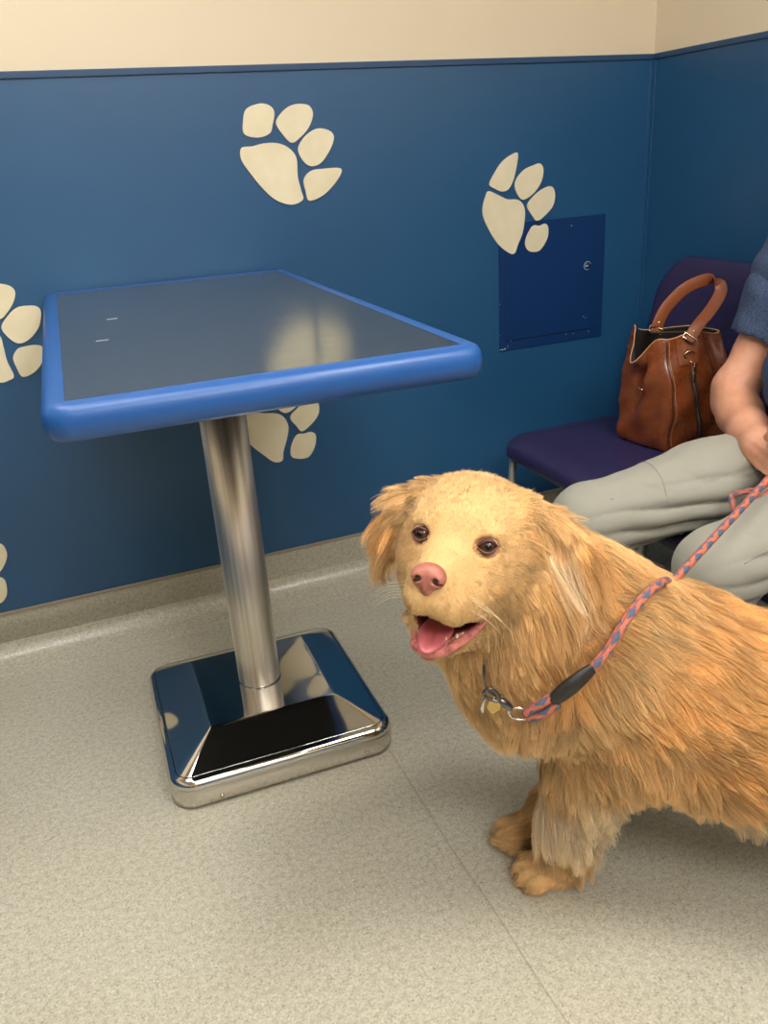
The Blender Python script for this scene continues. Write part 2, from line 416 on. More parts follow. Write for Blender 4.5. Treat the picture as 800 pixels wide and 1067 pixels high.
# dark gap around the little door
m_gap = mat('panel_gap', srgb(6, 14, 34), 0.7)
g0, g1, g2, g3 = -H+.022, H-.026, -H+.03, H-.020
for lo, hi in (((g0-.0015, -.0026, g2-.0015), (g0, -.0022, g3)), ((g0-.0015, -.0026, g2-.0025), (g1, -.0022, g2))):
    box('door_gap', lo, hi, m_gap, ap)
lk_ = tube('lock', [(.118, -.0034, .038), (.118, -.0048, .038)], .0115, m_panel, ap, 24, 0)
tube('lock_ring', [(.118+.0118*math.cos(a), -.0046, .038+.0118*math.sin(a)) for a in np.linspace(0.3, 5.2, 20)], .0007, m_chip, lk_, 6, 0)
box('keyhole', (.111, -.0056, .036), (.121, -.0046, .0385), m_chip, lk_, .0005, 1)
random.seed(3)
for x, z in ((-.176, -.172), (-.168, -.172), (-.16, -.171), (-.175, -.04), (-.176, -.13), (-.15, -.165), (.05, -.155), (.075, -.157), (.13, -.157), (.11, -.11), (.118, -.115), (-.14, -.15), (.06, .155)):
    s = random.uniform(.0012, .0024)
    loft('paint_chip', [[(x+s*random.uniform(.6, 1.3)*math.cos(a), y, z+s*random.uniform(.5, 1.2)*math.sin(a)) for a in np.linspace(6.28, 0, 8)[:-1]] for y in (-.0035, -.0040)], m_chip, ap, False)

# ------------------------------------------------------------------ exam table
m_brush = mat('brushed_steel_column', (0.72, 0.67, 0.59), 0.40, 1.0)
_v = coords(m_brush, (60, 60, 0.6)); 
lk(m_brush, ramp(m_brush, noise(m_brush, _v, 1.0, 3), [(0.3, (0.36, 0.36, 0.36, 1)), (0.7, (0.50, 0.50, 0.50, 1))]), pb(m_brush).inputs['Roughness'])
pb(m_brush).inputs['Anisotropic'].default_value = 0.6
_c = coords(m_brush, (1, 1, .03))
lk(m_brush, ramp(m_brush, noise(m_brush, _c, 60, 3), [(0.35, (0.50, 0.45, 0.38, 1)), (0.65, (0.92, 0.87, 0.79, 1))]), pb(m_brush).inputs['Base Color'])
m_chrome = mat('polished_steel', (0.66, 0.64, 0.60), 0.06, 1.0)
bump(m_chrome, noise(m_chrome, coords(m_chrome), 7, 1), 0.35, 0.006)
m_skirt = mat('satin_steel_skirt', (0.64, 0.60, 0.54), 0.2, 1.0)
m_top = mat('brushed_steel_top', (0.32, 0.35, 0.36), 0.16, 0.92)
_v = coords(m_top, (14, 260, 1))
lk(m_top, ramp(m_top, noise(m_top, _v, 1.0, 3), [(0.3, (0.13, 0.13, 0.13, 1)), (0.7, (0.20, 0.20, 0.20, 1))]), pb(m_top).inputs['Roughness'])
bump(m_top, noise(m_top, _v, 1.0, 4), 0.05, 0.0005)
m_rim = mat('blue_rubber_rim', srgb(34, 84, 150), 0.36, spec=0.45)
bump(m_rim, noise(m_rim, coords(m_rim), 500, 2), 0.12, 0.0004)
m_under = mat('table_underside', srgb(24, 26, 30), 0.7)
TZ = 0.9115
et = tag(empty('exam_table', (0.274, 1.578, 0), math.radians(-1.6)), 'pedestal exam table with brushed steel top, blue rubber edge and polished square base', 'exam table')
HW, HL, RW = 0.2615, 0.5375, 0.032
oyc = 0.0
tb = box('tabletop', (-HW-.004, -HL-.004, TZ-.012), (HW+.004, HL+.004, TZ), m_top, et)
box('scratch', (-HW+.085, HL*.12, TZ+.0001), (-HW+.104, HL*.12+.003, TZ+.0004), m_chip, tb)
box('scratch', (-HW+.055, -HL*.28, TZ+.0001), (-HW+.075, -HL*.28+.002, TZ+.0004), m_chip, tb)
# rim: profile swept round a rounded rectangle
prof = [(0.0, 0.0006), (0.005, 0.0020), (0.017, 0.0012), (0.025, -0.003), (0.0295, -0.011), (0.031, -0.022), (0.029, -0.035), (0.022, -0.044), (0.011, -0.047), (0.0, -0.047)]
rings = []
for d, z in prof:
    base = rrect(HW, HL, 0.0015, 6) if d == 0 else rrect(HW+d, HL+d, max(0.002, min(d*1.15+.001, .036)), 6)
    rings.append([(x, y, TZ+z) for x, y in base])
rings = [[p for p in r[::-1]] for r in rings]
loft('edge_rim', rings+[rings[0]], m_rim, et, True, False, False)
box('underside', (-HW+.001, -HL+.001, TZ-.045), (HW-.001, HL-.001, TZ-.013), m_under, et)
box('mounting_plate', (-.13, -.16, TZ-.055), (.13, .16, TZ-.0455), mat('black_plate', srgb(20, 20, 22), .5), et, .002)
rc = 0.0455
prof = [(rc, .112), (rc, .1125), (rc, TZ-.0555)]
loft('column', [[(r*math.cos(a), r*math.sin(a), z) for a in np.linspace(0, 2*math.pi, 65)[:-1]] for r, z in prof], m_brush, et)
loft('column_collar', [[(r*math.cos(a), r*math.sin(a), z) for a in np.linspace(0, 2*math.pi, 49)[:-1]] for r, z in [(rc+.0012, .1115), (rc+.0012, .1135), (rc, .1150)]], m_skirt, et, True, True, False)
# base
B0 = 0.2335
def sq(hw, r, z): return [(x, y, z) for x, y in rrect(hw, hw, r, 8)]
bs = loft('base', [sq(B0-.004, .046, .004), sq(B0, .050, .007), sq(B0+.001, .050, .035), sq(B0, .050, .046), sq(B0-.0006, .050, .0475)], m_skirt, et, True, True, False)
loft('top_lip', [sq(B0-.0006, .050, .0475), sq(B0+.0002, .050, .0485), sq(B0+.0002, .050, .053), sq(B0-.0018, .048, .0580), sq(B0-.0055, .044, .0625), sq(B0-.0105, .038, .0655), sq(B0-.0155, .033, .0675)], m_chrome, bs, True, False, False)
o = loft('sloped_cover', [sq(B0-.0150, .033, .0673), sq(B0-.020, .028, .0690), sq(.139, .006, .1085), sq(.132, .003, .1115)], m_chrome, et, False)
bevel(o, .003, 2, 12)
for x in (-.14, .165): tube('rivet', [(x, -B0+.001, .018), (x, -B0-.0022, .018)], .004, m_skirt, bs, 12, 0)
tube('foot_gasket', [(x, y, .002) for x, y in rrect(B0-.01, B0-.01, .045, 6)], .0032, m_under, bs, 8, 0, closed=True)

# ------------------------------------------------------------------ waiting chairs
m_seat = mat('purple_navy_vinyl', srgb(41, 36, 72), 0.42, spec=0.35)
bump(m_seat, noise(m_seat, coords(m_seat), 420, 3), 0.3, 0.0006)
m_leg = mat('grey_steel_leg', srgb(128, 132, 126), 0.4, 0.3)
def make_chair(loc, label):
    t = tag(empty('waiting_chair', loc), label, 'chair', 'waiting chairs against the right wall')
    # chair faces -x; local x: front -0.28 .. back 0.28 ; y: -0.25 .. 0.25
    rings = []
    for ins, z in ((.03, .378), (.008, .383), (0, .392), (0, .405), (.003, .416), (.010, .424), (.024, .430), (.06, .4325)):
        rings.append([(x-.01-.02*((y/.25)**2)*(-1 if x < 0 else 0), y, z-(0.012*max(0, (-x-.18)/.08))) for x, y in rrect(.265-ins, .25-ins, max(.055-ins*.5, .02), 8)])
    o = loft('seat', rings, m_seat, t)
    V = []; F = []; nu, nv = 20, 14
    def back(u, v, side):
        # u across -1..1, v up 0..1
        w = .245*(1-.10*(max(0, v-.55)/.45)**2.2)
        z = .455+.405*v; y = u*w
        if v > .80: pass
        x = .175+.095*v+.03*(1-u*u)+side*.014
        return np.array([x, y, z])
    outl = [(x, y) for x, y in rrect(1, .5, .26, 10)]
    def ring(s, side, ):
        return [back(x*s if abs(s-1) < 1e-9 else x*s, .5+y*s if True else 0, side) for x, y in outl]
    rr = []
    for s, sd in ((.0, 1), (.35, 1), (.7, 1), (.93, 1), (.985, .6), (1.0, 0), (.985, -.6), (.93, -1), (.7, -1), (.35, -1), (0, -1)):
        rr.append([back(x*s, .5+y*s, sd) for x, y in outl])
    loft('backrest', rr, m_seat, t, True, False, False)
    for sy in (-.17, .17):
        tube('back_bracket', [(.14, sy, .395), (.20, sy, .41), (.225, sy, .47), (.235, sy, .56)], .010, m_leg, t)
    for sx, sy, fx, fy in ((-.232, .215, -.25, .232), (-.232, -.215, -.25, -.232), (.19, .215, .235, .232), (.19, -.215, .235, -.232)):
        lg = tube('leg', [(sx, sy, .388), (fx, fy, .012)], .0105, m_leg, t, 14, 0)
        tube('foot_cap', [(fx, fy, .016), (fx+(fx-sx)*.03, fy+(fy-sy)*.03, 0.0)], .0135, m_under, lg, 12, 0)
    tube('under_frame', [(-.23, -.21, .372), (-.23, .21, .372), (.2, .21, .372), (.2, -.21, .372)], .009, m_leg, t, 10, 0, closed=True)
    return t
make_chair((1.352, 1.702, 0), 'dark purple vinyl chair with grey legs holding the brown handbag')
make_chair((1.352, 1.135, 0), 'dark purple vinyl chair the person sits on, mostly hidden')
# ================================================================== THE DOG
HS = 1.03
def _rot(a, b, c):
    f = np.array([math.cos(a)*math.cos(b), math.sin(a)*math.cos(b), math.sin(b)]); l0 = np.array([-math.sin(a), math.cos(a), 0]); u0 = np.cross(f, l0)
    return np.array([f, math.cos(c)*l0+math.sin(c)*u0, -math.sin(c)*l0+math.cos(c)*u0]).T
HM = _rot(math.radians(228.5), math.radians(14.7), math.radians(-5.8)); HC = np.array([0.4285, 0.856, 0.6935])
def hp(x, y, z): return HC+HM@(np.array([x, y, z])*HS)      # head frame: x to the nose, y to the dog's left, z up
def hl(P): return ((np.asarray(P)-HC)@HM)/HS

dx = axis((0.20, 0.285, .008), (0.285, 0.56, .0030), (0.56, 1.50, .0085))
dy = axis((0.10, 0.66, .010), (0.66, 0.99, .0030), (0.99, 1.14, .008))
dz = axis((-0.012, 0.535, .0085), (0.535, 0.815, .0030), (0.815, 0.84, .01))
D = Field(dx, dy, dz)
# --- trunk: axis from the shoulders back towards the photographer's right
S0 = np.array([0.705, 0.862]); DV = np.array([0.735, -0.678]); DN = np.array([-0.678, -0.735])   # rearwards, dog's left side
def bp(s, n, z): q = S0+DV*s+DN*n; return (q[0], q[1], z)
RB = np.array([[DV[0], DN[0], 0], [DV[1], DN[1], 0], [0, 0, 1.0]])
D.ell(bp(.06, 0, .388), (.16, .118, .157), RB, .05)
D.ell(bp(.22, 0, .378), (.19, .125, .155), RB, .06)
D.ell(bp(.40, 0, .388), (.19, .118, .152), RB, .06)
D.ell(bp(.50, 0, .405), (.15, .108, .138), RB, .06)
D.ell(bp(-.045, -.01, .375), (.100, .095, .125), RB, .05)       # breast
D.ell(bp(-.035, .005, .300), (.075, .085, .085), RB, .04)
D.ell(bp(.02, .065, .40), (.075, .05, .12), RB, .04)            # near shoulder
D.ell(bp(.02, -.065, .40), (.075, .05, .12), RB, .04)
D.ell(bp(.55, .065, .36), (.11, .06, .13), RB, .04); D.ell(bp(.55, -.065, .36), (.11, .06, .13), RB, .04)
# --- neck
D.chain([bp(.03, 0, .425), (.605, .885, .517), (.508, .874, .612), hp(-.03, 0, 0)], [.138, .120, .100, .082], .05)
D.chain([bp(-.06, 0, .40), (.545, .885, .47), (.475, .862, .565)], [.10, .095, .07], .05)
# --- near foreleg, far foreleg
D.chain([bp(.0, .070, .35), (.645, .872, .255), (.630, .890, .16), (.622, .902, .07), (.618, .908, .035)], [.072, .062, .046, .035, .031], .03)
D.chain([bp(.0, -.06, .36), (.712, .945, .25), (.690, .975, .15), (.655, 1.000, .07), (.640, 1.002, .035)], [.06, .044, .031, .027, .028], .03)
def paw_at(cx, cy, ang, r=1.0):
    R = np.array([[math.cos(ang), -math.sin(ang), 0], [math.sin(ang), math.cos(ang), 0], [0, 0, 1.0]])
    D.ell((cx, cy, .027), (.046*r, .036*r, .026), R, .02)
    for k, (f, l) in enumerate(((.034, -.027), (.045, -.010), (.045, .010), (.034, .027))):
        D.ell(np.array([cx, cy, .019])+R@np.array([f*r, l*r, 0]), (.021*r, .0125*r, .018), R, .006)
paw_at(.607, .912, math.radians(165)); paw_at(.618, 1.004, math.radians(172), .95)
# --- hind legs (beyond the frame): thigh, knee forward, hock back, near-vertical shank
for n in (.085, -.085):
    D.chain([bp(.57, n, .37), bp(.505, n*1.1, .25), bp(.63, n, .155), bp(.615, n, .05)], [.085, .052, .028, .027], .03)
    q = bp(.595, n, 0); paw_at(q[0], q[1], math.atan2(-DV[1], -DV[0]), .95)
D.chain([bp(.61, 0, .46), bp(.71, 0, .42), bp(.79, 0, .33), bp(.83, .01, .24)], [.045, .035, .03, .015], .03)
# --- head
k = .018
def he(c, r, kk=k, sub=False): D.ell(hp(*c), np.array(r)*HS, HM, kk, sub)
def hc(a, b, ra, rb, kk=k, sub=False): D.cap(hp(*a), hp(*b), ra*HS, rb*HS, kk, sub)
he((-.015, 0, .022), (.080, .074, .066), .03)
he((.028, 0, .030), (.050, .058, .042), .02)
he((.010, .040, -.022), (.062, .040, .052), .03); he((.008, -.034, -.022), (.060, .040, .052), .03)
he((.047, .036, .036), (.020, .018, .011), .012); he((.047, -.036, .036), (.020, .018, .011), .012)     # brows
hc((.060, 0, -.008), (.132, 0, -.012), .036, .0255, .022)
he((.098, .022, -.034), (.050, .021, .031), .012); he((.098, -.0165, -.031), (.049, .020, .028), .012)   # flews
he((.066, .037, -.038), (.036, .016, .028), .016); he((.064, -.031, -.036), (.036, .016, .027), .016)
he((.138, .010, -.030), (.018, .015, .017), .010); he((.138, -.010, -.030), (.018, .015, .017), .010)
hc((.00, 0, -.070), (.086, 0, -.094), .040, .018, .02)                                                   # jaw
hc((.00, .03, -.062), (.066, .018, -.086), .030, .018, .02); hc((.00, -.03, -.062), (.066, -.018, -.086), .030, .018, .02)
hc((.086, 0, -.094), (.110, 0, -.0965), .0175, .0125, .012)
# mouth opening, cut in as a wedge between flews and jaw
he((.110, 0, -.0720), (.050, .030, .0145), .006, True); he((.080, 0, -.068), (.034, .056, .0100), .006, True)
he((.132, 0, -.066), (.034, .026, .012), .005, True)
# eye sockets
for sg in (1, -1): he((.0685, .0405*sg, .0235), (.0125, .0125, .0105), .006, True)
# --- ears: soft flaps (long hair is added by the coat)
def ear(pts, rs): D.chain([hp(*p) for p in pts], rs, .018)
ear([(-.020, .060, .052), (-.034, .100, .036), (-.044, .130, -.002), (-.038, .136, -.052)], [.024, .021, .020, .013])
ear([(-.045, .070, .040), (-.080, .100, .010), (-.090, .115, -.030)], [.022, .020, .014])
ear([(-.020, -.062, .052), (-.022, -.088, .038), (-.022, -.104, .006), (-.018, -.106, -.030)], [.022, .019, .017, .011])

m_coat = mat('golden_coat', (0.62, 0.36, 0.13), 0.75, spec=0.2)
at = nd(m_coat, 'ShaderNodeAttribute'); at.attribute_name = 'col'; lk(m_coat, at.outputs['Color'], pb(m_coat).inputs['Base Color'])
bump(m_coat, noise(m_coat, coords(m_coat, (1, 1, .35)), 260, 3), 0.5, 0.002)
dog = D.mesh('dog', m_coat); tag(dog, 'golden long-haired dog with open mouth standing on the floor, head turned to the camera', 'dog')
sm = dog.modifiers.new('soften', 'SMOOTH'); sm.factor = .5; sm.iterations = 2
dg = bpy.context.evaluated_depsgraph_get(); _me = bpy.data.meshes.new_from_object(dog.evaluated_get(dg)); dog.modifiers.clear(); dog.data = _me; _me.name = 'dog'
DVt = mverts(dog).astype(float); DNm = mnormals(dog).astype(float)
del D
# ---- coat colour, direction and length from guide points
def G(p, c, d, L, s=.07): return (np.array(p, float), np.array(srgb(*c)[:3]), np.array(d, float), L, s)
def hd(x, y, z): return HM@np.array([x, y, z], float)
PALE, GOLD, DEEP, MID, CREAM = (222, 180, 122), (236, 191, 130), (231, 171, 99), (237, 187, 122), (247, 221, 182)
rear = np.array([DV[0], DV[1], 0])
GU = [
 # head
 G(hp(.15, 0, .01), PALE, hd(-1, 0, .5), .004, .02), G(hp(.12, 0, .02), PALE, hd(-1, 0, .2), .006, .03),
 G(hp(.12, .03, -.03), PALE, hd(-1, .3, -.5), .007, .03), G(hp(.12, -.03, -.03), PALE, hd(-1, -.3, -.5), .007, .03),
 G(hp(.07, 0, .04), PALE, hd(-.8, 0, .6), .007, .03), G(hp(.04, 0, .075), PALE, hd(-1, 0, .1), .008, .04),
 G(hp(.05, .05, .0), PALE, hd(-1, .3, -.3), .009, .03), G(hp(.05, -.05, .0), PALE, hd(-1, -.3, -.3), .009, .03),
 G(hp(.03, .07, -.04), PALE, hd(-1, .2, -.7), .016, .04), G(hp(.03, -.07, -.04), PALE, hd(-1, -.2, -.7), .016, .04),
 G(hp(-.01, 0, .09), GOLD, hd(-1, 0, -.1), .014, .04), G(hp(-.04, .05, .08), GOLD, hd(-.6, .9, -.3), .018, .03), G(hp(-.03, -.05, .08), GOLD, hd(-.4, -1, -.3), .018, .03),
 G(hp(.08, 0, -.11), PALE, hd(-1, 0, -.3), .012, .03), G(hp(.02, .0, -.11), PALE, hd(-.9, 0, -.6), .03, .04),
 G(hp(.0, .06, -.09), PALE, hd(-.8, .1, -.8), .035, .04), G(hp(.0, -.06, -.09), PALE, hd(-.7, -.2, -.9), .035, .04),
 # ears
 G(hp(-.03, .10, .04), GOLD, hd(-.30, .12, -1), .030, .03), G(hp(-.07, .10, .03), GOLD, hd(-.5, .05, -1), .035, .03), G(hp(-.05, .14, -.01), DEEP, hd(-.35, .25, -1), .065, .03), G(hp(-.09, .12, 0), DEEP, hd(-.7, .3, -.8), .06, .03),
 G(hp(-.03, .130, -.05), CREAM, hd(-.10, .0, -1), .065, .022), G(hp(-.015, .115, .0), CREAM, hd(-.15, .25, -1), .060, .016),
 G(hp(-.02, -.08, .04), GOLD, hd(-.1, -.9, -.6), .034, .03), G(hp(-.02, -.11, .0), DEEP, hd(-.0, -.65, -.9), .048, .03),
 G(hp(.0, -.11, -.02), GOLD, hd(.05, -.4, -1), .050, .02),
 # neck and ruff
 G((.50, .80, .60), MID, (.25, -.1, -1), .05, .06), G((.54, .79, .55), DEEP, (.5, -.1, -.9), .045, .05), G((.52, .95, .62), MID, (.5, .2, -.8), .05, .06),
 G((.60, .86, .62), MID, (.8, -.3, -.4), .045, .06), G((.62, .77, .50), GOLD, (.45, -.2, -.9), .05, .06), G((.46, .85, .52), GOLD, (.05, -.1, -1), .05, .06),
 G((.50, .87, .42), GOLD, (.1, -.05, -1), .05, .06), G((.52, .90, .34), GOLD, (.15, -.05, -1), .045, .06),
 # back
 G(bp(0, 0, .54), MID, rear+[0, 0, .1], .05), G(bp(.12, 0, .52), DEEP, rear+[0, 0, -.05], .045), G(bp(.3, 0, .51), DEEP, rear, .04, .1), G(bp(.55, 0, .53), DEEP, rear, .04, .1),
 # near side
 G(bp(-.04, .10, .46), GOLD, (.15, -.2, -1), .05, .05), G(bp(.06, .12, .47), DEEP, rear*.8+[0, 0, -.75], .04, .06),
 G(bp(.05, .12, .36), MID, rear*.35+[0, 0, -1], .045, .05), G(bp(.18, .12, .43), DEEP, rear+[0, 0, -.22], .038, .07),
 G(bp(.32, .12, .44), DEEP, rear+[0, 0, .05], .038, .07), G(bp(.16, .12, .36), DEEP, rear+[0, 0, -.3], .042, .06), G(bp(.34, .12, .36), DEEP, rear+[0, 0, -.3], .042, .08),
 G(bp(.12, .11, .29), GOLD, rear*.55+[0, 0, -1], .055, .05), G(bp(.25, .11, .27), CREAM, rear*.45+[0, 0, -1], .060, .06), G(bp(.40, .10, .29), CREAM, rear*.4+[0, 0, -1], .060, .08),
 G(bp(.2, .02, .23), CREAM, rear*.3+[0, 0, -1], .085, .075), G(bp(.4, .02, .25), CREAM, rear*.4+[0, 0, -1], .095, .095),
 G(bp(.5, .1, .4), DEEP, rear+[0, 0, -.4], .045, .1),
 # far side
 G(bp(.1, -.11, .4), MID, rear+[0, 0, -.6], .045, .08), G(bp(.35, -.11, .36), MID, rear+[0, 0, -.6], .045, .1), G(bp(.2, -.1, .27), CREAM, rear*.4+[0, 0, -1], .05, .08),
 # legs
 G((.665, .86, .28), CREAM, (.35, -.15, -1), .065, .04), G((.645, .885, .19), CREAM, (.65, -.35, -.9), .072, .035), G((.63, .90, .11), GOLD, (.65, -.35, -.9), .055, .03),
 G((.60, .915, .03), GOLD, (-.8, .1, -.5), .014, .035), G((.64, .90, .05), GOLD, (.2, -.1, -1), .024, .025),
 G((.66, .985, .15), MID, (.3, .1, -1), .035, .04), G((.615, 1.0, .03), GOLD, (-.8, .2, .1), .022, .03), G((.635, 1.0, .06), MID, (.2, .1, -1), .022, .03),
 G(bp(.59, .09, .2), CREAM, rear*.5+[0, 0, -1], .05, .08), G(bp(.59, .09, .03), CREAM, -rear*.5+[0, 0, -.7], .014, .05), G(bp(.79, 0, .3), MID, rear*.6+[0, 0, -1], .08, .08),
]
GP = np.array([g[0] for g in GU]); GC = np.array([g[1] for g in GU]); GD = np.array([g[2]/np.linalg.norm(g[2]) for g in GU]); GL = np.array([g[3] for g in GU]); GS = np.array([g[4] for g in GU])
def guide(P):
    d2 = ((P[:, None, :]-GP[None])**2).sum(2)/(GS*.74)**2
    W = np.exp(-np.minimum(d2, 60))+1e-12/(1+d2); W /= W.sum(1)[:, None]
    return W@GC, W@GD, W@GL
colv = np.concatenate([guide(DVt[i:i+20000])[0] for i in range(0, len(DVt), 20000)])
# bare skin: mouth lining, rims of the eyes, lips
H = hl(DVt)
def within(c, r, q=H): return ((((q-np.array(c))/np.array(r))**2).sum(1) < 1)
skin_c = np.array(srgb(196, 122, 104)[:3]); mouth_c = np.array(srgb(122, 52, 54)[:3])
inmouth = (within((.110, 0, -.0720), (.053, .033, .0175)) | within((.080, 0, -.068), (.037, .058, .0125)) | within((.132, 0, -.066), (.037, .029, .0145)))
eyer = within((.0685, .0405, .0235), (.018, .0165, .0125)) | within((.0685, -.0405, .0235), (.018, .0165, .0125))
colv[within((.120, 0, -.098), (.022, .022, .010))] = skin_c; colv[inmouth] = mouth_c; colv[eyer] = np.array(srgb(176, 120, 84)[:3])
setcol(dog, colv*0.9)

# ---- face pieces
m_nose = mat('pink_nose_leather', srgb(186, 118, 98), 0.42, spec=0.4)
bump(m_nose, noise(m_nose, coords(m_nose), 900, 2), 0.5, 0.0008)
m_nostril = mat('nostril_dark', srgb(52, 22, 18), .7)
lk(m_nose, ramp(m_nose, noise(m_nose, coords(m_nose), 60, 2), [(0.3, srgb(156, 90, 74)), (0.7, srgb(184, 120, 102))]), pb(m_nose).inputs['Base Color'])
N = Field(*(axis((c-.032, c+.032, .0011)) for c in hp(.150, 0, -.004)))
def ne(c, r, kk=.004, sub=False): N.ell(hp(*c), np.array(r)*HS, HM, kk, sub)
ne((.152, 0, .003), (.012, .0175, .0115)); ne((.156, .010, -.001), (.0105, .0095, .0100)); ne((.156, -.010, -.001), (.0105, .0095, .0100))
ne((.154, 0, -.010), (.009, .0085, .0115), .006)
for sg in (1, -1):
    ne((.1665, .0095*sg, -.0020), (.0060, .0042, .0040), .002, True); ne((.1625, .0150*sg, -.0055), (.0070, .0050, .0018), .0015, True)
ne((.168, 0, -.010), (.006, .0009, .014), .001, True)
nose = N.mesh('nose', m_nose, dog); del N
for sg in (1, -1): ellipsoid('nostril', hp(.1600, .0098*sg, -.0024), np.array([.0042, .0042, .0040]), m_nostril, nose, HM, 12, 8)
m_iris = mat('dark_brown_eye', srgb(62, 34, 20), 0.08, spec=0.45)
pb(m_iris).inputs['Coat Weight'].default_value = 0.4; pb(m_iris).inputs['Coat Roughness'].default_value = 0.02
m_white = mat('eye_white', srgb(188, 158, 140), 0.2); m_lid = mat('eyelid_skin', srgb(86, 50, 38), 0.5); m_pupil = mat('pupil', srgb(8, 5, 4), 0.06, spec=0.4)
for sg in (1, -1):
    c = hp(.0580, .0385*sg, .0230); look = (CAM-c)/np.linalg.norm(CAM-c); look = look*.5+HM[:, 0]*.75+HM[:, 1]*sg*.22; look /= np.linalg.norm(look)
    q1 = np.cross([0, 0, 1.0], look); q1 /= np.linalg.norm(q1); RE = np.array([look, q1, np.cross(look, q1)]).T
    e = ellipsoid('eye', c, (.0138,)*3, m_white, dog, RE, 28, 18)
    ellipsoid('iris', c+look*.0026, (.0120, .0126, .0122), m_iris, e, RE, 24, 14)
    ellipsoid('pupil', c+look*.0114, (.0040, .0052, .0052), m_pupil, e, RE, 16, 10)
    # lid: almond rim lying on the eyeball
    for nm, up in (('upper_eyelid', 1), ('lower_eyelid', -1)):
        pts = []
        for t in np.linspace(0, 1, 9):
            a = (-.0118+.0236*t); b = up*(.0076 if up > 0 else .0074)*math.sin(math.pi*t)**.8
            xx = math.sqrt(max(.0148**2-a*a*.92-b*b, 1e-7)); pts.append(c+RE@np.array([xx, a, b+.0002]))
        tube(nm, pts, [.0009+.0009*math.sin(math.pi*t) for t in np.linspace(0, 1, 9)], m_lid, e, 8, 3)
m_tongue = mat('pink_tongue', srgb(192, 98, 104), 0.34, spec=0.5)
bump(m_tongue, noise(m_tongue, coords(m_tongue), 700, 2), 0.4, 0.0006)
V = []
def tong(p):
    return p
RT = HM@np.array([[math.cos(.30), 0, math.sin(.30)], [0, 1, 0], [-math.sin(.30), 0, math.cos(.30)]])
ellipsoid('tongue', hp(.099, .002, -.0785), (.040*HS, .0190*HS, .0080*HS), m_tongue, dog, RT, 32, 18,
          lambda p: np.array([p[0], p[1]*(1-.12*max(p[0], 0)), p[2]-0.35*math.exp(-(p[1]/.18)**2)*(1 if p[2] > 0 else 0)*max(0, p[2])-.5*p[0]**2*.3]))
m_gum = mat('pink_lip_skin', srgb(194, 112, 104), 0.36, spec=0.45)
lk(m_gum, ramp(m_gum, noise(m_gum, coords(m_gum), 90, 3), [(0.35, srgb(150, 80, 76)), (0.6, srgb(206, 126, 116))]), pb(m_gum).inputs['Base Color'])
lipp = [(.052, .049, -.064), (.066, .042, -.074), (.082, .033, -.0835), (.100, .0235, -.0900), (.116, .0150, -.0930), (.1245, 0, -.0935)]
lipp = lipp+[(.116, -.0140, -.0930), (.101, -.0200, -.0915), (.086, -.0250, -.0890)]
lr = [.0030, .0048, .0058, .0062, .0066, .0068]; lr = lr+[.0062, .0054, .0030]
tube('lower_lip', [hp(*p) for p in lipp], [r*HS for r in lr], m_gum, dog, 14, 6)
m_tooth = mat('tooth_ivory', srgb(232, 222, 196), 0.3)
def tooth(x, y, z, h, r, par):
    a = hp(x, y, z); b = hp(x+.002, y*1.02, z+h); tube('tooth', [a, (a+b)/2, b], [r, r*.75, r*.15], m_tooth, par, 8, 3)
tooth(.109, .0175, -.089, .0125, .0024, dog)
for y in (.010, .0055, 0, -.0055, -.010): tooth(.1170, y, -.0870, .0040, .0014, dog)
for x, y in ((.090, .025), (.080, .029), (.070, .034)): tooth(x, y, -.0815, .005, .0024, dog)
m_claw = mat('claw_horn', srgb(92, 70, 54), .4)
def claws(cx, cy, ang, r=1.0):
    R = np.array([[math.cos(ang), -math.sin(ang), 0], [math.sin(ang), math.cos(ang), 0], [0, 0, 1.0]])
    for f, l in ((.050, -.030), (.062, -.011), (.062, .011), (.050, .030)):
        a = np.array([cx, cy, .016])+R@np.array([f*r, l*r, 0]); tube('claw', [a, a+R@np.array([.008, 0, -.003]), a+R@np.array([.013, 0, -.0135])], [.0034, .0028, .001], m_claw, dog, 8, 3)
claws(.601, .9135, math.radians(165), .78); claws(.614, 1.004, math.radians(172), .70)
m_whisk = mat('whisker', srgb(240, 226, 196), .4)
wk = []
for sg in (1, -1):
    for x, z, l in ((.125, -.018, .030), (.115, -.024, .036), (.105, -.030, .040), (.118, -.034, .030), (.106, -.040, .034), (.092, -.036, .04)):
        a = hp(x, .030*sg, z); b = a+HM@np.array([-.2, .9*sg, -.35])*l; c_ = a+HM@np.array([-.5, 1.5*sg, -.9])*l
        wk.append([a, (a+b)/2, b, c_])

# ---- the coat itself: strands grown from the skin
me = dog.data; me.calc_loop_triangles(); nt = len(me.loop_triangles); tri = np.zeros(nt*3, np.int32); me.loop_triangles.foreach_get('vertices', tri); tri = tri.reshape(-1, 3)
A = DVt[tri[:, 0]]; B = DVt[tri[:, 1]]; Cc = DVt[tri[:, 2]]; area = np.linalg.norm(np.cross(B-A, Cc-A), axis=1)/2
cen = (A+B+Cc)/3; hcen = hl(cen)
den = np.ones(nt); face = (hcen[:, 0] > -.06) & (np.abs(hcen[:, 1]) < .09) & (hcen[:, 2] > -.12) & (hcen[:, 2] < .11); den[face] = 3.4
den[cen[:, 2] < .06] *= 1.5
hind = (((cen[:, :2]-S0)@DV) > .42); den[hind] *= .35
pw = area*den; pw /= pw.sum()
NH = 215000
idx = rng.choice(nt, NH, p=pw); u = rng.random((NH, 2)); fl = u.sum(1) > 1; u[fl] = 1-u[fl]
roots = A[idx]+(B[idx]-A[idx])*u[:, :1]+(Cc[idx]-A[idx])*u[:, 1:]
nn = DNm[tri[idx]].mean(1); nn /= np.linalg.norm(nn, axis=1)[:, None]
q = hl(roots)
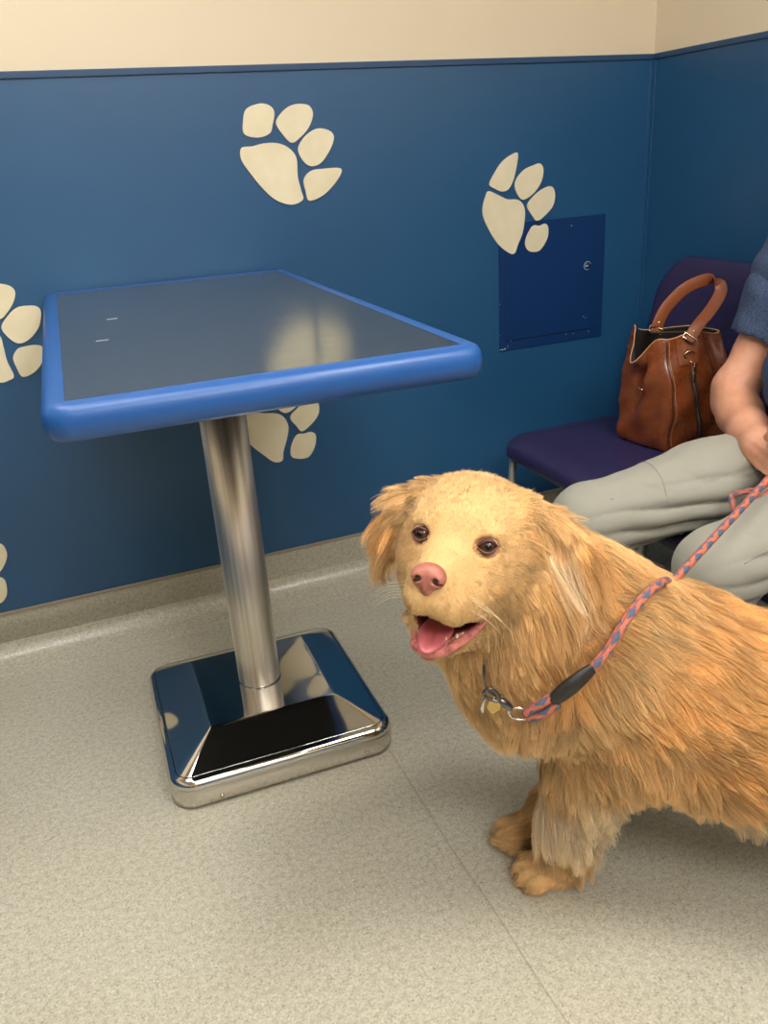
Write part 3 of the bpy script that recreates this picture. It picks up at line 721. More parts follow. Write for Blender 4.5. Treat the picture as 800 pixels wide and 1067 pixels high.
bare = (within((.110, 0, -.0730), (.055, .034, .0165), q) | within((.080, 0, -.068), (.038, .060, .0115), q) | within((.134, 0, -.068), (.040, .032, .0150), q)
        | within((.0690, .0405, .0230), (.019, .0142, .0088), q) | within((.0690, -.0405, .0230), (.019, .0142, .0088), q) | within((.158, 0, -.003), (.018, .019, .017), q)
        | within((.098, 0, -.0900), (.034, .030, .0085), q) | within((.122, 0, -.097), (.018, .022, .009), q) | (roots[:, 2] < .006))
roots = roots[~bare]; nn = nn[~bare]; NH = len(roots)
hc_, hdv, hl_ = [np.concatenate(x) for x in zip(*[guide(roots[i:i+20000]) for i in range(0, NH, 20000)])]
qh = hl(roots)
# low-frequency sway of the direction field and of the colour
def wob(P, sc, seed):
    r = np.random.default_rng(seed); s = 0
    for _ in range(5):
        kv = r.normal(size=3)*sc; s = s+np.sin(P@kv+r.random()*6.28)
    return s/5
tang = hdv-(hdv*nn).sum(1)[:, None]*nn; tang /= np.linalg.norm(tang, axis=1)[:, None]+1e-9
side = np.cross(nn, tang); sw = (wob(roots, 38, 1)*.55+wob(roots, 90, 2)*.4)*np.clip(hl_/.035, .25, 1.2); tang = tang+side*sw[:, None]; tang /= np.linalg.norm(tang, axis=1)[:, None]
Ln = hl_*rng.uniform(.72, 1.15, NH)
lift = np.clip(.50-.22*(hl_ > .03)+rng.normal(0, .10, NH), .12, .9)
K = 7; t = np.linspace(0, 1, K)[None, :, None]
grav = np.array([0, 0, -1.0])*np.clip((hl_-.02)/.04, 0, 1)[:, None]*.40
jit = rng.normal(0, 1, (NH, 3))*.11
base = roots-nn*.0015
dirn = tang+jit
pts = base[:, None]+Ln[:, None, None]*(dirn[:, None]*t+(nn*lift[:, None])[:, None]*(t-.42*t*t)+grav[:, None]*t*t*.6)
ph = rng.random(NH)*6.28; curl = side*np.clip((hl_-.025)/.04, 0, 1)[:, None]*.0022
pts = pts+curl[:, None]*np.sin(ph[:, None, None]*.35+wob(roots, 60, 5)[:, None, None]*4+t*6.5)*t
# clumps
long_ = hl_ > .018
nc = NH//38
ci = rng.choice(NH, nc, replace=False); kd = KDTree(nc)
for i, c in enumerate(ci): kd.insert(roots[c], i)
kd.balance()
near = np.array([kd.find(r)[1] for r in roots]); cc = ci[near]
cw = (np.where(long_, .82, .45)*rng.uniform(.55, 1.15, NH))[:, None, None]*t**1.1
target = pts[cc]+(roots-roots[cc])[:, None]*(1-.72*t)
pts = pts*(1-cw)+target*cw
# second, larger locks in the long hair
nc2 = NH//420; ci2 = rng.choice(NH, nc2, replace=False); kd = KDTree(nc2)
for i, c in enumerate(ci2): kd.insert(roots[c], i)
kd.balance(); near2 = np.array([kd.find(r)[1] for r in roots]); cc2 = ci2[near2]
cw = (np.clip((hl_-.028)/.03, 0, 1)*.50)[:, None, None]*t**1.4
pts = pts*(1-cw)+(pts[cc2]+(roots-roots[cc2])[:, None]*(1-.45*t))*cw
pts[:, :, 2] = np.maximum(pts[:, :, 2], .0015)
lockv = np.random.default_rng(9).normal(0, 1, NH)[cc]; lockv2 = np.random.default_rng(11).normal(0, 1, NH)[cc2]
colr = hc_*(1+.17*np.clip(lockv, -1.8, 1.8)+.10*np.clip(lockv2, -1.8, 1.8)+rng.normal(0, .10, NH))[:, None]
warm = wob(roots, 30, 7)[:, None]; colr = colr*(1+np.array([.02, -.03, -.10])*warm)
tipc = np.array(srgb(250, 226, 176)[:3])
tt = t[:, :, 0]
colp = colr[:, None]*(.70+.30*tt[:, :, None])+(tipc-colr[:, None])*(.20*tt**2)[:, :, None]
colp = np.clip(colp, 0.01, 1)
for w_ in wk: pass
hcv = bpy.data.hair_curves.new('fur'); hcv.add_curves([K]*NH)
hcv.position_data.foreach_set('vector', pts.astype(np.float32).ravel())
rad = (np.where(hl_ > .018, .00027, .00016)[:, None]*(1.0-.72*t[0, :, 0][None]**1.6)).astype(np.float32)
ra = hcv.attributes.new('radius', 'FLOAT', 'POINT') if 'radius' not in hcv.attributes else hcv.attributes['radius']
ra.data.foreach_set('value', rad.ravel())
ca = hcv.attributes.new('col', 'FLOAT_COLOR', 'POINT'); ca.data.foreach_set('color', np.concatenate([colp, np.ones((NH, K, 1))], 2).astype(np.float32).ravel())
fur = bpy.data.objects.new('fur', hcv); COL.objects.link(fur); fur.parent = dog
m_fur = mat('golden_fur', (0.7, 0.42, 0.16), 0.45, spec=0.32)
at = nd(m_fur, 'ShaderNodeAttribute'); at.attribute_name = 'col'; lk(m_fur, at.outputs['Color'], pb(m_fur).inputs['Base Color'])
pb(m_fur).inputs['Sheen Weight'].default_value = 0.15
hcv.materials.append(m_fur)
for wpts in wk: tube('whisker', wpts, [.00022, .0002, .00016, .00006], m_whisk, dog, 5, 3)
print('strands', NH, 'dog verts', len(DVt))
DOGBVH = BVHTree.FromPolygons([tuple(v) for v in DVt], [tuple(t_) for t_ in tri])
# ================================================================== THE PERSON
def P_(x, y, z): return np.array([x, y, z], float)
m_trous = mat('grey_khaki_cloth', srgb(152, 150, 138), 0.8, spec=0.2)
_v = coords(m_trous); bump(m_trous, noise(m_trous, _v, 900, 2), 0.25, 0.0004); pb(m_trous).inputs['Sheen Weight'].default_value = .15
m_shirt = mat('slate_blue_knit', srgb(66, 80, 108), 0.9, spec=0.15)
lk(m_shirt, ramp(m_shirt, noise(m_shirt, coords(m_shirt), 240, 3), [(0.35, srgb(56, 69, 95)), (0.65, srgb(78, 92, 120))]), pb(m_shirt).inputs['Base Color'])
m_skin = mat('skin', srgb(206, 150, 122), 0.5, spec=0.35)
lk(m_skin, ramp(m_skin, noise(m_skin, coords(m_skin), 30, 4, .65), [(0.25, srgb(196, 134, 106)), (0.52, srgb(206, 150, 121)), (0.8, srgb(214, 162, 134))]), pb(m_skin).inputs['Base Color'])
pb(m_skin).inputs['Subsurface Weight'].default_value = .12; pb(m_skin).inputs['Subsurface Radius'].default_value = (.012, .005, .003)
bump(m_skin, noise(m_skin, coords(m_skin), 230, 3), 0.5, 0.0012)

hem = on_y(792, 366, 1.350); sho = P_(1.455, 1.300, 1.005); elb = on_y(764, 420, 1.352); wri = on_y(790, 464, 1.175)
shoL = P_(1.455, .92, 1.005); elbL = P_(1.36, .855, .72); wriL = P_(1.235, 1.00, .665)
knR, hipR, ankR = P_(.900, 1.262, .470), P_(1.43, 1.215, .524), P_(.945, 1.275, .085)
knL, hipL, ankL = P_(1.005, 1.020, .446), P_(1.43, 1.035, .512), P_(1.03, 1.005, .085)

# --- trousers
T = Field(axis((.80, 1.66, .0050)), axis((.88, 1.40, .0050)), axis((.07, .36, .0075), (.36, .64, .0048), (.64, .72, .0075)))
for kn, hip, ank, s in ((knR, hipR, ankR, 1), (knL, hipL, ankL, -1)):
    mid = (kn*.5+hip*.5)+P_(0, 0, .004)
    T.chain([hip, mid, kn+P_(.02, 0, .0)], [.098, .088, .074], .03)
    T.chain([kn, kn*.55+ank*.45+P_(.012, 0, 0), ank+P_(.004, 0, .012)], [.072, .062, .056], .03)
T.ell((1.455, 1.125, .545), (.108, .178, .115), None, .05)
T.cap((1.46, 1.06, .62), (1.46, 1.19, .62), .12, .12, .04)
person = empty('person', (1.43, 1.125, 0)); tag(person, 'seated person in slate blue t-shirt and grey trousers, hand resting on thigh with the leash', 'person')
def pobj(o, par=None):
    o.parent = par or person
    if par is None: o.matrix_parent_inverse = Matrix.Translation((-1.43, -1.125, 0))
    return o
tr = T.mesh('trousers', m_trous); del T
V = mverts(tr).astype(float); Nn = mnormals(tr).astype(float)
def ridge(ph, sharp=.55):
    return 1-np.abs(np.sin(ph))**sharp
def fold(V):
    x, y, z = V.T; d = np.zeros(len(V)); n1 = wob(V, 16, 21); n2 = wob(V, 34, 22)
    for kn, hip in ((knR, hipR), (knL, hipL)):
        ax = hip-kn; Ls = np.linalg.norm(ax); ax = ax/Ls
        r = V-kn; s = (r@ax)/Ls; c = kn+np.outer(s*Ls, ax); q = V-c
        th = np.arctan2(q[:, 2], -q[:, 1])          # 0 = outer side facing the camera, + = top
        own = np.exp(-((y-(kn[1]+(hip[1]-kn[1])*np.clip(s, 0, 1)))/.11)**4)*(z > .37)
        und = np.clip((.95-th)/.8, 0, 1)
        # long pull folds that fan from behind the knee and curve along the underside of the thigh
        e = np.exp(-((s-.30)/.30)**2)*und
        d -= own*e*.0190*ridge(th*5.2+s*5.5+n1*1.3)
        e = np.exp(-((s-.62)/.20)**2)*und
        d -= own*e*.0150*ridge(th*6.0-s*4.0+n1*1.5+1)
        # creases in the lap, running down from the waist
        e = np.exp(-((s-.86)/.16)**2)*np.clip(th+.6, 0, 1)
        d -= own*e*.0170*ridge(s*9+th*1.4+n1*1.2)
        # faint drag lines on top
        d -= own*np.exp(-((s-.5)/.4)**2)*.0022*ridge(th*3+s*3+n2*2, 1.0)
        low = (z < kn[2]-.03)*np.exp(-((y-kn[1])/.10)**4)*(x < 1.14)
        d -= low*.0085*ridge(z*34+np.arctan2(y-kn[1], x-kn[0])*.8+n1*1.5)
    return d+.0015*n2
V = V+Nn*fold(V)[:, None]
seatm = (V[:, 0] > 1.10) & (V[:, 2] < .4345); V[seatm, 2] = .4345-(.4345-V[seatm, 2])*.02
tr.data.vertices.foreach_set('co', V.astype(np.float32).ravel()); tr.data.update(); pobj(tr)
m_thread = mat('seam_thread', srgb(142, 139, 127), .8)
BT = BVHTree.FromPolygons([tuple(v) for v in V], [tuple(p.vertices) for p in tr.data.polygons])
def onsurf(p, off, B=BT):
    h = B.find_nearest(Vector(p)); return np.array(h[0])+np.array(h[1])*off
tube('seam', [onsurf(P_(1.36-.055*i, 1.262+.006*i-.075, .520-.002*i), .0004) for i in range(9)], .0011, m_thread, tr, 6, 4)
tube('seam', [onsurf(P_(1.035+.06*math.cos(a)*.25, 1.262+.11*math.cos(a), .50+.10*math.sin(a)), .0003) for a in np.linspace(.1, 3.0, 9)], .0009, m_thread, tr, 6, 4)
tube('seam', [onsurf(P_(1.40-.05*i, 1.020-.08, .500), .0004) for i in range(9)], .0011, m_thread, tr, 6, 4)
for o in tr.children: o.matrix_parent_inverse = Matrix.Identity(4)

# --- shirt
S = Field(axis((1.15, 1.68, .0060)), axis((.76, 1.50, .0060)), axis((.55, 1.13, .0060)))
S.ell((1.410, 1.115, .715), (.165, .185, .150), None, .06)
S.ell((1.435, 1.115, .875), (.128, .190, .165), None, .06)
S.cap((1.450, .955, .985), (1.450, 1.265, .985), .072, .072, .06)
S.chain([sho, hem*.5+sho*.5, hem], [.080, .076, .074], .035); 
hemL = shoL*.38+elbL*.62; S.chain([shoL, hemL], [.078, .066], .035)
S.cap((1.47, 1.11, 1.03), (1.475, 1.11, 1.075), .085, .062, .03)
# trim sleeve ends flat and hollow
for h_, e_ in ((hem, elb), (hemL, elbL)):
    ax_ = (e_-h_)/np.linalg.norm(e_-h_); S.cap(h_+ax_*.045, h_+ax_*.12, .095, .095, .004, True)
    S.cap(h_-ax_*.012, h_+ax_*.1, .060, .063, .004, True)
sh = S.mesh('shirt', m_shirt); del S
V = mverts(sh).astype(float); Nn = mnormals(sh).astype(float); n1 = wob(V, 20, 31)
arm = np.exp(-(((V-(sho*.35+hem*.65))**2).sum(1))/.09**2)
d = -.0085*ridge(V[:, 2]*34+V[:, 0]*20+n1*2.2, .7)*(.40+arm)+.002*wob(V, 45, 32)
V = V+Nn*d[:, None]; sh.data.vertices.foreach_set('co', V.astype(np.float32).ravel()); sh.data.update(); pobj(sh)
ax_ = (elb-hem)/np.linalg.norm(elb-hem); q1 = np.cross(ax_, [0, 0, 1.0]); q1 /= np.linalg.norm(q1); q2 = np.cross(ax_, q1)

# --- body: head, neck, arms and hands in one skin
B = Field(axis((1.06, 1.115, .006), (1.115, 1.32, .0032), (1.32, 1.66, .008)), axis((.80, .90, .007), (.90, 1.22, .0034), (1.22, 1.46, .0065)), axis((.56, .74, .0032), (.74, 1.45, .0085)))
def arm_(sh_, el_, wr_, hm_):
    B.chain([sh_, hm_, el_+P_(0, 0, .035)], [.056, .050, .044], .02)
    d = wr_-el_
    B.chain([el_+P_(0, 0, .035), el_, el_+d*.28, el_+d*.62, wr_-d*.02, wr_], [.043, .041, .044, .037, .0280, .0275], .022)
arm_(sho, elb, wri, hem); arm_(shoL, elbL, wriL, hemL)
def hand(wr_, fwd, back, up, k=.007):
    fwd = np.array(fwd, float); fwd /= np.linalg.norm(fwd); back = np.array(back, float); back -= fwd*(back@fwd); back /= np.linalg.norm(back)
    up = np.cross(fwd, back); up = up*np.sign(up@np.array([0, 0, 1.0]))
    def L(f, b, u): return wr_+fwd*f+back*b+up*u
    tips = []
    spec = [(.026, .090, 1.0), (.009, .094, 1.06), (-.009, .090, 1.0), (-.026, .082, .84)]   # index .. little
    for u, fk, s in spec:
        B.cap(L(.0, 0, u*.55), L(fk, .004, u), .0175, .0118, .012)
        kx = L(fk, .004, u); p1 = L(fk+.020*s, -.030*s, u*.97); p2 = L(fk-.008*s, -.047*s, u*.93); p3 = L(fk-.026*s, -.036*s, u*.9)
        B.ell(kx+back*.0035, (.0112,)*3, None, .005)
        B.chain([kx, p1, p2, p3], [.0112, .0098, .0090, .0080], .0035); tips.append((p3, (p3-p2)/np.linalg.norm(p3-p2)))
    B.cap(L(.01, -.010, .005), L(.06, -.012, .0), .019, .018, .012)
    t0, t1, t2, t3 = L(.012, -.010, .022), L(.045, -.026, .038), L(.072, -.040, .030), L(.090, -.044, .016)
    B.chain([t0, t1, t2, t3], [.0175, .0135, .0115, .0092], .006)
    return L, (t3, (t3-t2)/np.linalg.norm(t3-t2)), tips
LR, thR, tipR = hand(wri, (-.25, -.93, -.22), (-.90, .15, .42), 1)
LL, thL, tipL = hand(wriL, (-.62, .74, -.12), (-.55, -.50, .62), 1)
# neck and head (above the frame)
B.chain([(1.475, 1.11, 1.00), (1.465, 1.11, 1.10), (1.45, 1.11, 1.15)], [.064, .060, .062], .03)
hx, hy, hz = 1.435, 1.105, 1.232
B.ell((hx+.012, hy, hz+.03), (.098, .076, .095), None, .03); B.ell((hx-.022, hy, hz-.035), (.066, .058, .082), None, .03)
B.ell((hx-.055, hy, hz-.085), (.026, .030, .022), None, .02); B.ell((hx-.082, hy, hz+.030), (.020, .045, .014), None, .015)
B.chain([(hx-.088, hy, hz+.015), (hx-.108, hy, hz-.018)], [.011, .015], .01)
for sg in (1, -1):
    B.ell((hx-.080, hy+.031*sg, hz+.008), (.014, .016, .010), None, .008, True)
    B.ell((hx+.010, hy+.076*sg, hz-.002), (.017, .009, .031), None, .008); B.ell((hx-.104, hy+.011*sg, hz-.022), (.010, .008, .008), None, .006)
B.ell((hx-.090, hy, hz-.052), (.012, .024, .006), None, .006); B.ell((hx-.088, hy, hz-.062), (.012, .020, .006), None, .006)
B.cap((hx-.104, hy-.02, hz-.057), (hx-.104, hy+.02, hz-.057), .002, .002, .003, True)
bo = B.mesh('body', m_skin); del B
V = mverts(bo).astype(float); Nn = mnormals(bo).astype(float)
# tendons and creases of the visible hand
hd_ = (V-wri); f_ = hd_@((LR(1, 0, 0)-wri)); u_ = hd_@((LR(0, 0, 1)-wri)); b_ = hd_@((LR(0, 1, 0)-wri))
mk = np.exp(-((f_-.05)/.035)**2)*(b_ > 0)*(np.abs(u_) < .035)
V = V+Nn*(mk*.0011*np.cos((u_-.009)*2*math.pi/.0175))[:, None]
bo.data.vertices.foreach_set('co', V.astype(np.float32).ravel()); bo.data.update(); pobj(bo)
m_nail = mat('nail', srgb(226, 178, 160), .3)
for (p, dr_) in tipR+tipL+[thR, thL]:
    ellipsoid('nail', p+dr_*.004+P_(0, 0, .0045), (.0048, .0042, .003), m_nail, bo, None, 12, 8)
for o in bo.children: o.matrix_parent_inverse = Matrix.Identity(4)
# face and hair
m_hair = mat('grey_brown_hair', srgb(112, 96, 80), .7); bump(m_hair, noise(m_hair, coords(m_hair, (1, 1, .2)), 300, 3), .8, .003)
Hf = Field(axis((1.32, 1.56, .006)), axis((.99, 1.22, .006)), axis((1.15, 1.39, .006)))
Hf.ell((hx+.020, hy, hz+.040), (.100, .083, .096), None, .02); Hf.ell((hx-.085, hy, hz-.045), (.095, .12, .125), None, .02, True); Hf.ell((hx-.01, hy, hz-.10), (.09, .12, .07), None, .02, True)
pobj(Hf.mesh('hair', m_hair)); del Hf
for sg in (1, -1):
    e = ellipsoid('eye', (hx-.071, hy+.031*sg, hz+.008), (.0115,)*3, m_tooth, None, None, 16, 10); pobj(e)
    ii = ellipsoid('iris', (hx-.0785, hy+.031*sg, hz+.006), (.005, .0055, .0055), m_iris, e, None, 12, 8)
    pobj(tube('eyebrow', [(hx-.098, hy+.014*sg, hz+.034), (hx-.096, hy+.031*sg, hz+.038), (hx-.082, hy+.048*sg, hz+.032)], [.003, .004, .002], m_hair, None, 8, 4))
# belt line, shoes
m_shoe = mat('dark_shoe_leather', srgb(38, 34, 32), .45); m_sole = mat('shoe_sole', srgb(70, 66, 60), .7)
for ank in (ankR, ankL):
    prof_ = []
    cx_, cy_ = ank[0]-.055, ank[1]
    def ring_(z, s, back=0): return [(cx_+back+(-.142*math.cos(a)*(1+.0*s))*s, cy_+(.046+.008*math.cos(a))*math.sin(a)*s, z) for a in np.linspace(0, 2*math.pi, 33)[:-1]]
    so = loft('sole', [ring_(.0005, .97), ring_(.004, 1), ring_(.022, 1), ring_(.024, .98)], m_sole)
    F2 = Field(axis((cx_-.16, cx_+.16, .006)), axis((cy_-.07, cy_+.07, .006)), axis((.018, .15, .006)))
    F2.cap((cx_-.095, cy_, .045), (cx_-.02, cy_, .055), .036, .042, .02); F2.cap((cx_-.02, cy_, .055), (cx_+.095, cy_, .055), .042, .038, .02)
    F2.cap((cx_+.06, cy_, .06), (ank[0]+.002, cy_, .125), .042, .046, .02); F2.ell((ank[0]+.002, cy_, .155), (.036, .036, .03), None, .01, True)
    so2 = F2.mesh('shoe', m_shoe); pobj(so2); so.parent = so2
    lc = tube('lace', [(cx_-.03+.012*i, cy_+(.018 if i % 2 else -.018), .094+.006*i) for i in range(5)], .0022, m_sole, so2, 6, 3)
# ================================================================== THE HANDBAG
m_lea = mat('cognac_leather', srgb(122, 62, 28), 0.26, spec=0.6)
_v = coords(m_lea)
lk(m_lea, ramp(m_lea, noise(m_lea, _v, 16, 4, .6), [(0.25, srgb(108, 51, 22)), (0.5, srgb(118, 58, 26)), (0.78, srgb(130, 67, 32))]), pb(m_lea).inputs['Base Color'])
lk(m_lea, ramp(m_lea, noise(m_lea, _v, 40, 3), [(0.3, (.20, .20, .20, 1)), (0.7, (.34, .34, .34, 1))]), pb(m_lea).inputs['Roughness'])
bump(m_lea, noise(m_lea, _v, 300, 3, .6), 0.22, 0.0008)
m_strap = mat('tan_strap_leather', srgb(126, 66, 32), 0.42, spec=0.4); bump(m_strap, noise(m_strap, coords(m_strap), 400, 3), .2, .0006)
m_edge = mat('raw_leather_edge', srgb(196, 150, 110), .6); m_lin = mat('dark_lining', srgb(38, 32, 28), .85)
m_stitch = mat('dark_piping', srgb(48, 22, 12), .6); m_gold = mat('pale_gold_metal', (.85, .74, .52), .22, 1.0); m_zip = mat('zip_tape', srgb(46, 30, 22), .7)
BX, BY, BZ = 1.354, 1.578, .4335
ua = np.array([.983, -.182, 0]); ub = np.array([.182*-.7, .99, 0]); ub /= np.linalg.norm(ub)
bag = empty('handbag', (BX+.08*ua[0]+.08*ub[0], BY+.08*ua[1]+.08*ub[1], BZ)); tag(bag, 'brown leather handbag with a looped strap and zip pocket, standing on the chair', 'handbag')
BO = np.array(bag.location)
def bl(a, b, z): return np.array([BX, BY, BZ])+ua*a+ub*b+np.array([0, 0, z])-BO     # a: right along the front, b: into the depth
LA, LB, HB = .178, .168, .282
outl = rrect(.5, .5, .10, 6); nO = len(outl)
# resample outline evenly
def resample(pts, n):
    P = np.array(list(pts)+[pts[0]]); s = np.concatenate([[0], np.cumsum(np.linalg.norm(np.diff(P, axis=0), axis=1))]); q = np.linspace(0, s[-1], n+1)[:-1]
    return np.stack([np.interp(q, s, P[:, i]) for i in range(P.shape[1])], 1)
OU = resample(outl, 120)
def bagpt(o, t, inset=0.0):
    x, y = o      # -0.5..0.5
    la = LA*(1+.05*math.sin(math.pi*t)-.10*t**3)-inset*2; lb = LB*(1+.05*math.sin(math.pi*t)-.38*t**2.5)-inset*2
    a = LA/2+x*la; b = LB/2+y*lb+.012*t
    r_ = min(1, t/.06); a = LA/2+(a-LA/2)*(.955+.045*math.sqrt(r_)); b = LB/2+(b-LB/2)*(.955+.045*math.sqrt(r_))
    left = max(0, -x*2)**6; front = max(0, -y*2)**6
    ys = y*2*.9        # -1 near, 1 far on the left side
    # left gusset: rim dips and spouts outwards, with a pinch fold running down
    dip = left*math.exp(-((ys+.05)/.42)**2)
    z = HB*t*(1-.0*dip)-.066*dip*t**4+.020*left*t**5*(1 if ys > .4 else 0)
    a -= dip*(.042*t**5)
    c_ = -.30+.75*(1-t)*1.1       # fold line moves
    a += left*.036*math.exp(-((ys-c_)/.16)**2)*math.exp(-((t-.62)/.22)**2)
    a -= left*.016*math.exp(-((ys-c_+.38)/.22)**2)*math.exp(-((t-.66)/.2)**2)
    a -= left*.010*math.exp(-((ys+.2)/.5)**2)*math.exp(-((t-.25)/.2)**2)
    b -= front*(.008*math.sin(math.pi*t)+.005*math.sin(9*t+x*6))
    b += front*.010*math.exp(-((x-.28)/.14)**2)*math.exp(-((t-.85)/.25)**2)
    z += front*.006*math.cos(x*7)*t**5
    # sagging at the bottom
    a -= left*.012*math.exp(-((t-.08)/.10)**2)*max(0, ys)
    a += .0022*math.sin(23*t+9*y+3*x)*left; b += .002*math.sin(19*t-11*x)*front
    return bl(a, b, z)
rings = [[bagpt(o*.0, 0) for o in OU]]
rings = []
NT = 46
for i in range(NT+1): rings.append([bagpt(o, i/NT) for o in OU])
bd = loft('body', rings, m_lea, bag, True, True, False)
inner = [[bagpt(o, t, .0028)+np.array([0, 0, .0]) for o in OU] for t in np.linspace(1, .10, 26)]
loft('lining', inner, m_lin, bag, True, False, True)
rim = [bagpt(o, 1.0, .0012)+np.array([0, 0, .0004]) for o in OU]
tube('rim_edge', rim, .0013, m_edge, bag, 8, 0, closed=True)
def seam_line(x, t0, t1, n=30, off=.0006, rad=.0009, mt=m_stitch, nm='piping'):
    return tube(nm, [bagpt((x, -.5), t)-ub*off for t in np.linspace(t0, t1, n)], rad, mt, bag, 6, 0)
seam_line(-.445, .02, .985, 40, .0004, .0014)
seam_line(-.405, .05, .97, 40, .0002, .0005, m_edge, 'stitching'); 
seam_line(.16, .30, .98, 30, .0004, .0012)
for k in (-.01, .045):
    tube('zip_tape', [bagpt((x_, -.5), t)-ub*.0012 for t in np.linspace(.12, .70, 24) for x_ in [-.13+k+.14*(.70-t)**1.5]], .0022, m_zip, bag, 6, 0)
zt = tube('zip_teeth', [bagpt((-.1125+.14*(.70-t)**1.5, -.5), t)-ub*.0022 for t in np.linspace(.12, .69, 60)], [.0014+.0005*(i % 2) for i in range(60)], m_gold, bag, 6, 0)
pz = bagpt((-.1125, -.5), .72)
def bb(nm, c, ha, hb_, hz_, m, par, bev=.001):
    M_ = np.array([ua, ub, [0, 0, 1.0]]).T
    pts_ = [c+M_@np.array(q) for q in [(-ha, -hb_, -hz_), (ha, -hb_, -hz_), (ha, hb_, -hz_), (-ha, hb_, -hz_), (-ha, -hb_, hz_), (ha, -hb_, hz_), (ha, hb_, hz_), (-ha, hb_, hz_)]]
    o = obj(nm, pts_, [(0, 3, 2, 1), (4, 5, 6, 7), (0, 1, 5, 4), (1, 2, 6, 5), (2, 3, 7, 6), (3, 0, 4, 7)], m, par); bevel(o, bev, 2); return o
zs = bb('zip_slider', pz-ub*.006, .0045, .003, .008, m_gold, bag)
bb('zip_pull', pz-ub*.009+P_(0, 0, -.019), .0032, .0014, .012, m_gold, zs)
bb('zip_link', pz-ub*.008+P_(0, 0, .012), .0026, .002, .004, m_gold, zs)
# tab with D-ring and stud
tabp = []
for t_, hwid in ((.985, .16), (.93, .165), (.86, .17), (.78, .175), (.765, .175)):
    tabp.append([bagpt((-.19+s_*hwid*.8+.1*(1-t_), -.5), t_)-ub*(.0034 if k_ else -.0010) for s_, k_ in ((-1, 0), (-1, 1), (-.4, 1), (.4, 1), (1, 1), (1, 0))])
loft('tab', tabp, m_strap, bag, False, True, True, False)
c_ = bagpt((-.17, -.5), .845)-ub*.004
tube('d_ring', [c_+ua*(.0125*math.cos(a))+P_(0, 0, .0095*math.sin(a))-ub*.002*math.sin(a) for a in np.linspace(0, 2*math.pi, 17)[:-1]], .0019, m_gold, bag, 8, 2, closed=True)
bb('ring_keeper', c_+P_(0, 0, .010), .008, .0018, .0045, m_strap, bag)
ellipsoid('stud', bagpt((-.15, -.5), .785)-ub*.003, (.003, .003, .003), m_gold, bag, None, 12, 8)
tube('side_pin', [bagpt((-.5, -.12), .56)-ua*.002, bagpt((-.5, .18), .555)-ua*.003], .0007, m_gold, bag, 6, 0)
ellipsoid('side_stud', bagpt((-.5, -.16), .56)-ua*.002, (.003, .003, .003), m_gold, bag, None, 12, 8)
# handle: a flat strap looping up from the far side to the front
hpt = [on_y(684, 341, 1.665), on_y(693, 322, 1.665), on_y(712, 302, 1.66), on_y(733, 292, 1.65), on_y(746, 293, 1.635), on_y(751, 303, 1.62), on_y(741, 322, 1.605), on_y(728, 338, 1.595), on_y(720, 350, 1.59)]
hpt = [p-BO for p in hpt]
q = spline(hpt, 7); Pq, Tq, _, _ = frames(q)
hr = []
for i, (p, t_) in enumerate(zip(Pq, Tq)):
    u_ = i/(len(Pq)-1); refd = np.array([.62, -.30, -.72])*(1-u_)+np.array([.93, -.37, .05])*u_ if u_ < .55 else np.array([.93, -.37, .1])
    w_ = refd-t_*(refd@t_); w_ /= np.linalg.norm(w_); n_ = np.cross(t_, w_); hw_ = .0145
    hr.append([p+w_*hw_*a+n_*.0021*b for a, b in ((-1, -.7), (-.9, -1), (.9, -1), (1, -.7), (1, .7), (.9, 1), (-.9, 1), (-1, .7))])
loft('strap_handle', hr, m_strap, bag, True)
e0, e1 = Pq[0], Pq[-1]
for nm, e_, t_ in (('buckle', e0, Tq[0]), ('buckle', e1, -Tq[-1])):
    w_ = np.array([.93, -.37, 0]); w_ = w_-t_*(w_@t_); w_ /= np.linalg.norm(w_)
    bk = tube(nm, [e_+w_*a*.0155-t_*b for a, b in ((-1, 0), (1, 0), (1, .013), (-1, .013))], .0018, m_gold, bag, 8, 0, closed=True)
    ellipsoid('rivet', e_+t_*.012+np.cross(w_, t_)*np.sign(np.cross(w_, t_)@(CAM-BO-e_))*.003, (.0034,)*3, m_gold, bk, None, 12, 8)
    loft('strap_anchor', [[e_-t_*s_+w_*.011*a+np.cross(w_, t_)*.002*b for a, b in ((-1, -1), (1, -1), (1, 1), (-1, 1))] for s_ in (.004, .009, .013)], m_strap, bag, False)
tube('top_bar', [bl(.01, .085, HB+.006), bl(.06, .075, HB+.003), bl(.12, .07, HB), bl(.165, .07, HB-.004)], .003, m_zip, bag, 8, 4)

# ================================================================== THE LEASH
m_rope = mat('braided_rope', srgb(230, 120, 80), 0.7, spec=0.2)
uvn = nd(m_rope, 'ShaderNodeUVMap'); uvn.uv_map = 'UVMap'; sx = nd(m_rope, 'ShaderNodeSeparateXYZ'); lk(m_rope, uvn.outputs[0], sx.inputs[0])
def tri_(v):    # triangle wave
    return mathn(m_rope, 'ABSOLUTE', mathn(m_rope, 'SUBTRACT', mathn(m_rope, 'FRACT', v), 0.5))
U1, V1 = sx.outputs[0], sx.outputs[1]
s1 = mathn(m_rope, 'ADD', mathn(m_rope, 'MULTIPLY', U1, 2.0), V1); s2 = mathn(m_rope, 'SUBTRACT', mathn(m_rope, 'MULTIPLY', U1, 2.0), V1)
ch = mathn(m_rope, 'LESS_THAN', mathn(m_rope, 'FRACT', s1), 0.62); c2_ = mathn(m_rope, 'LESS_THAN', mathn(m_rope, 'FRACT', s2), 0.66)
blue_ = mathn(m_rope, 'MULTIPLY', ch, c2_)
fleck = mathn(m_rope, 'GREATER_THAN', noise(m_rope, coords(m_rope), 900, 1), .58)
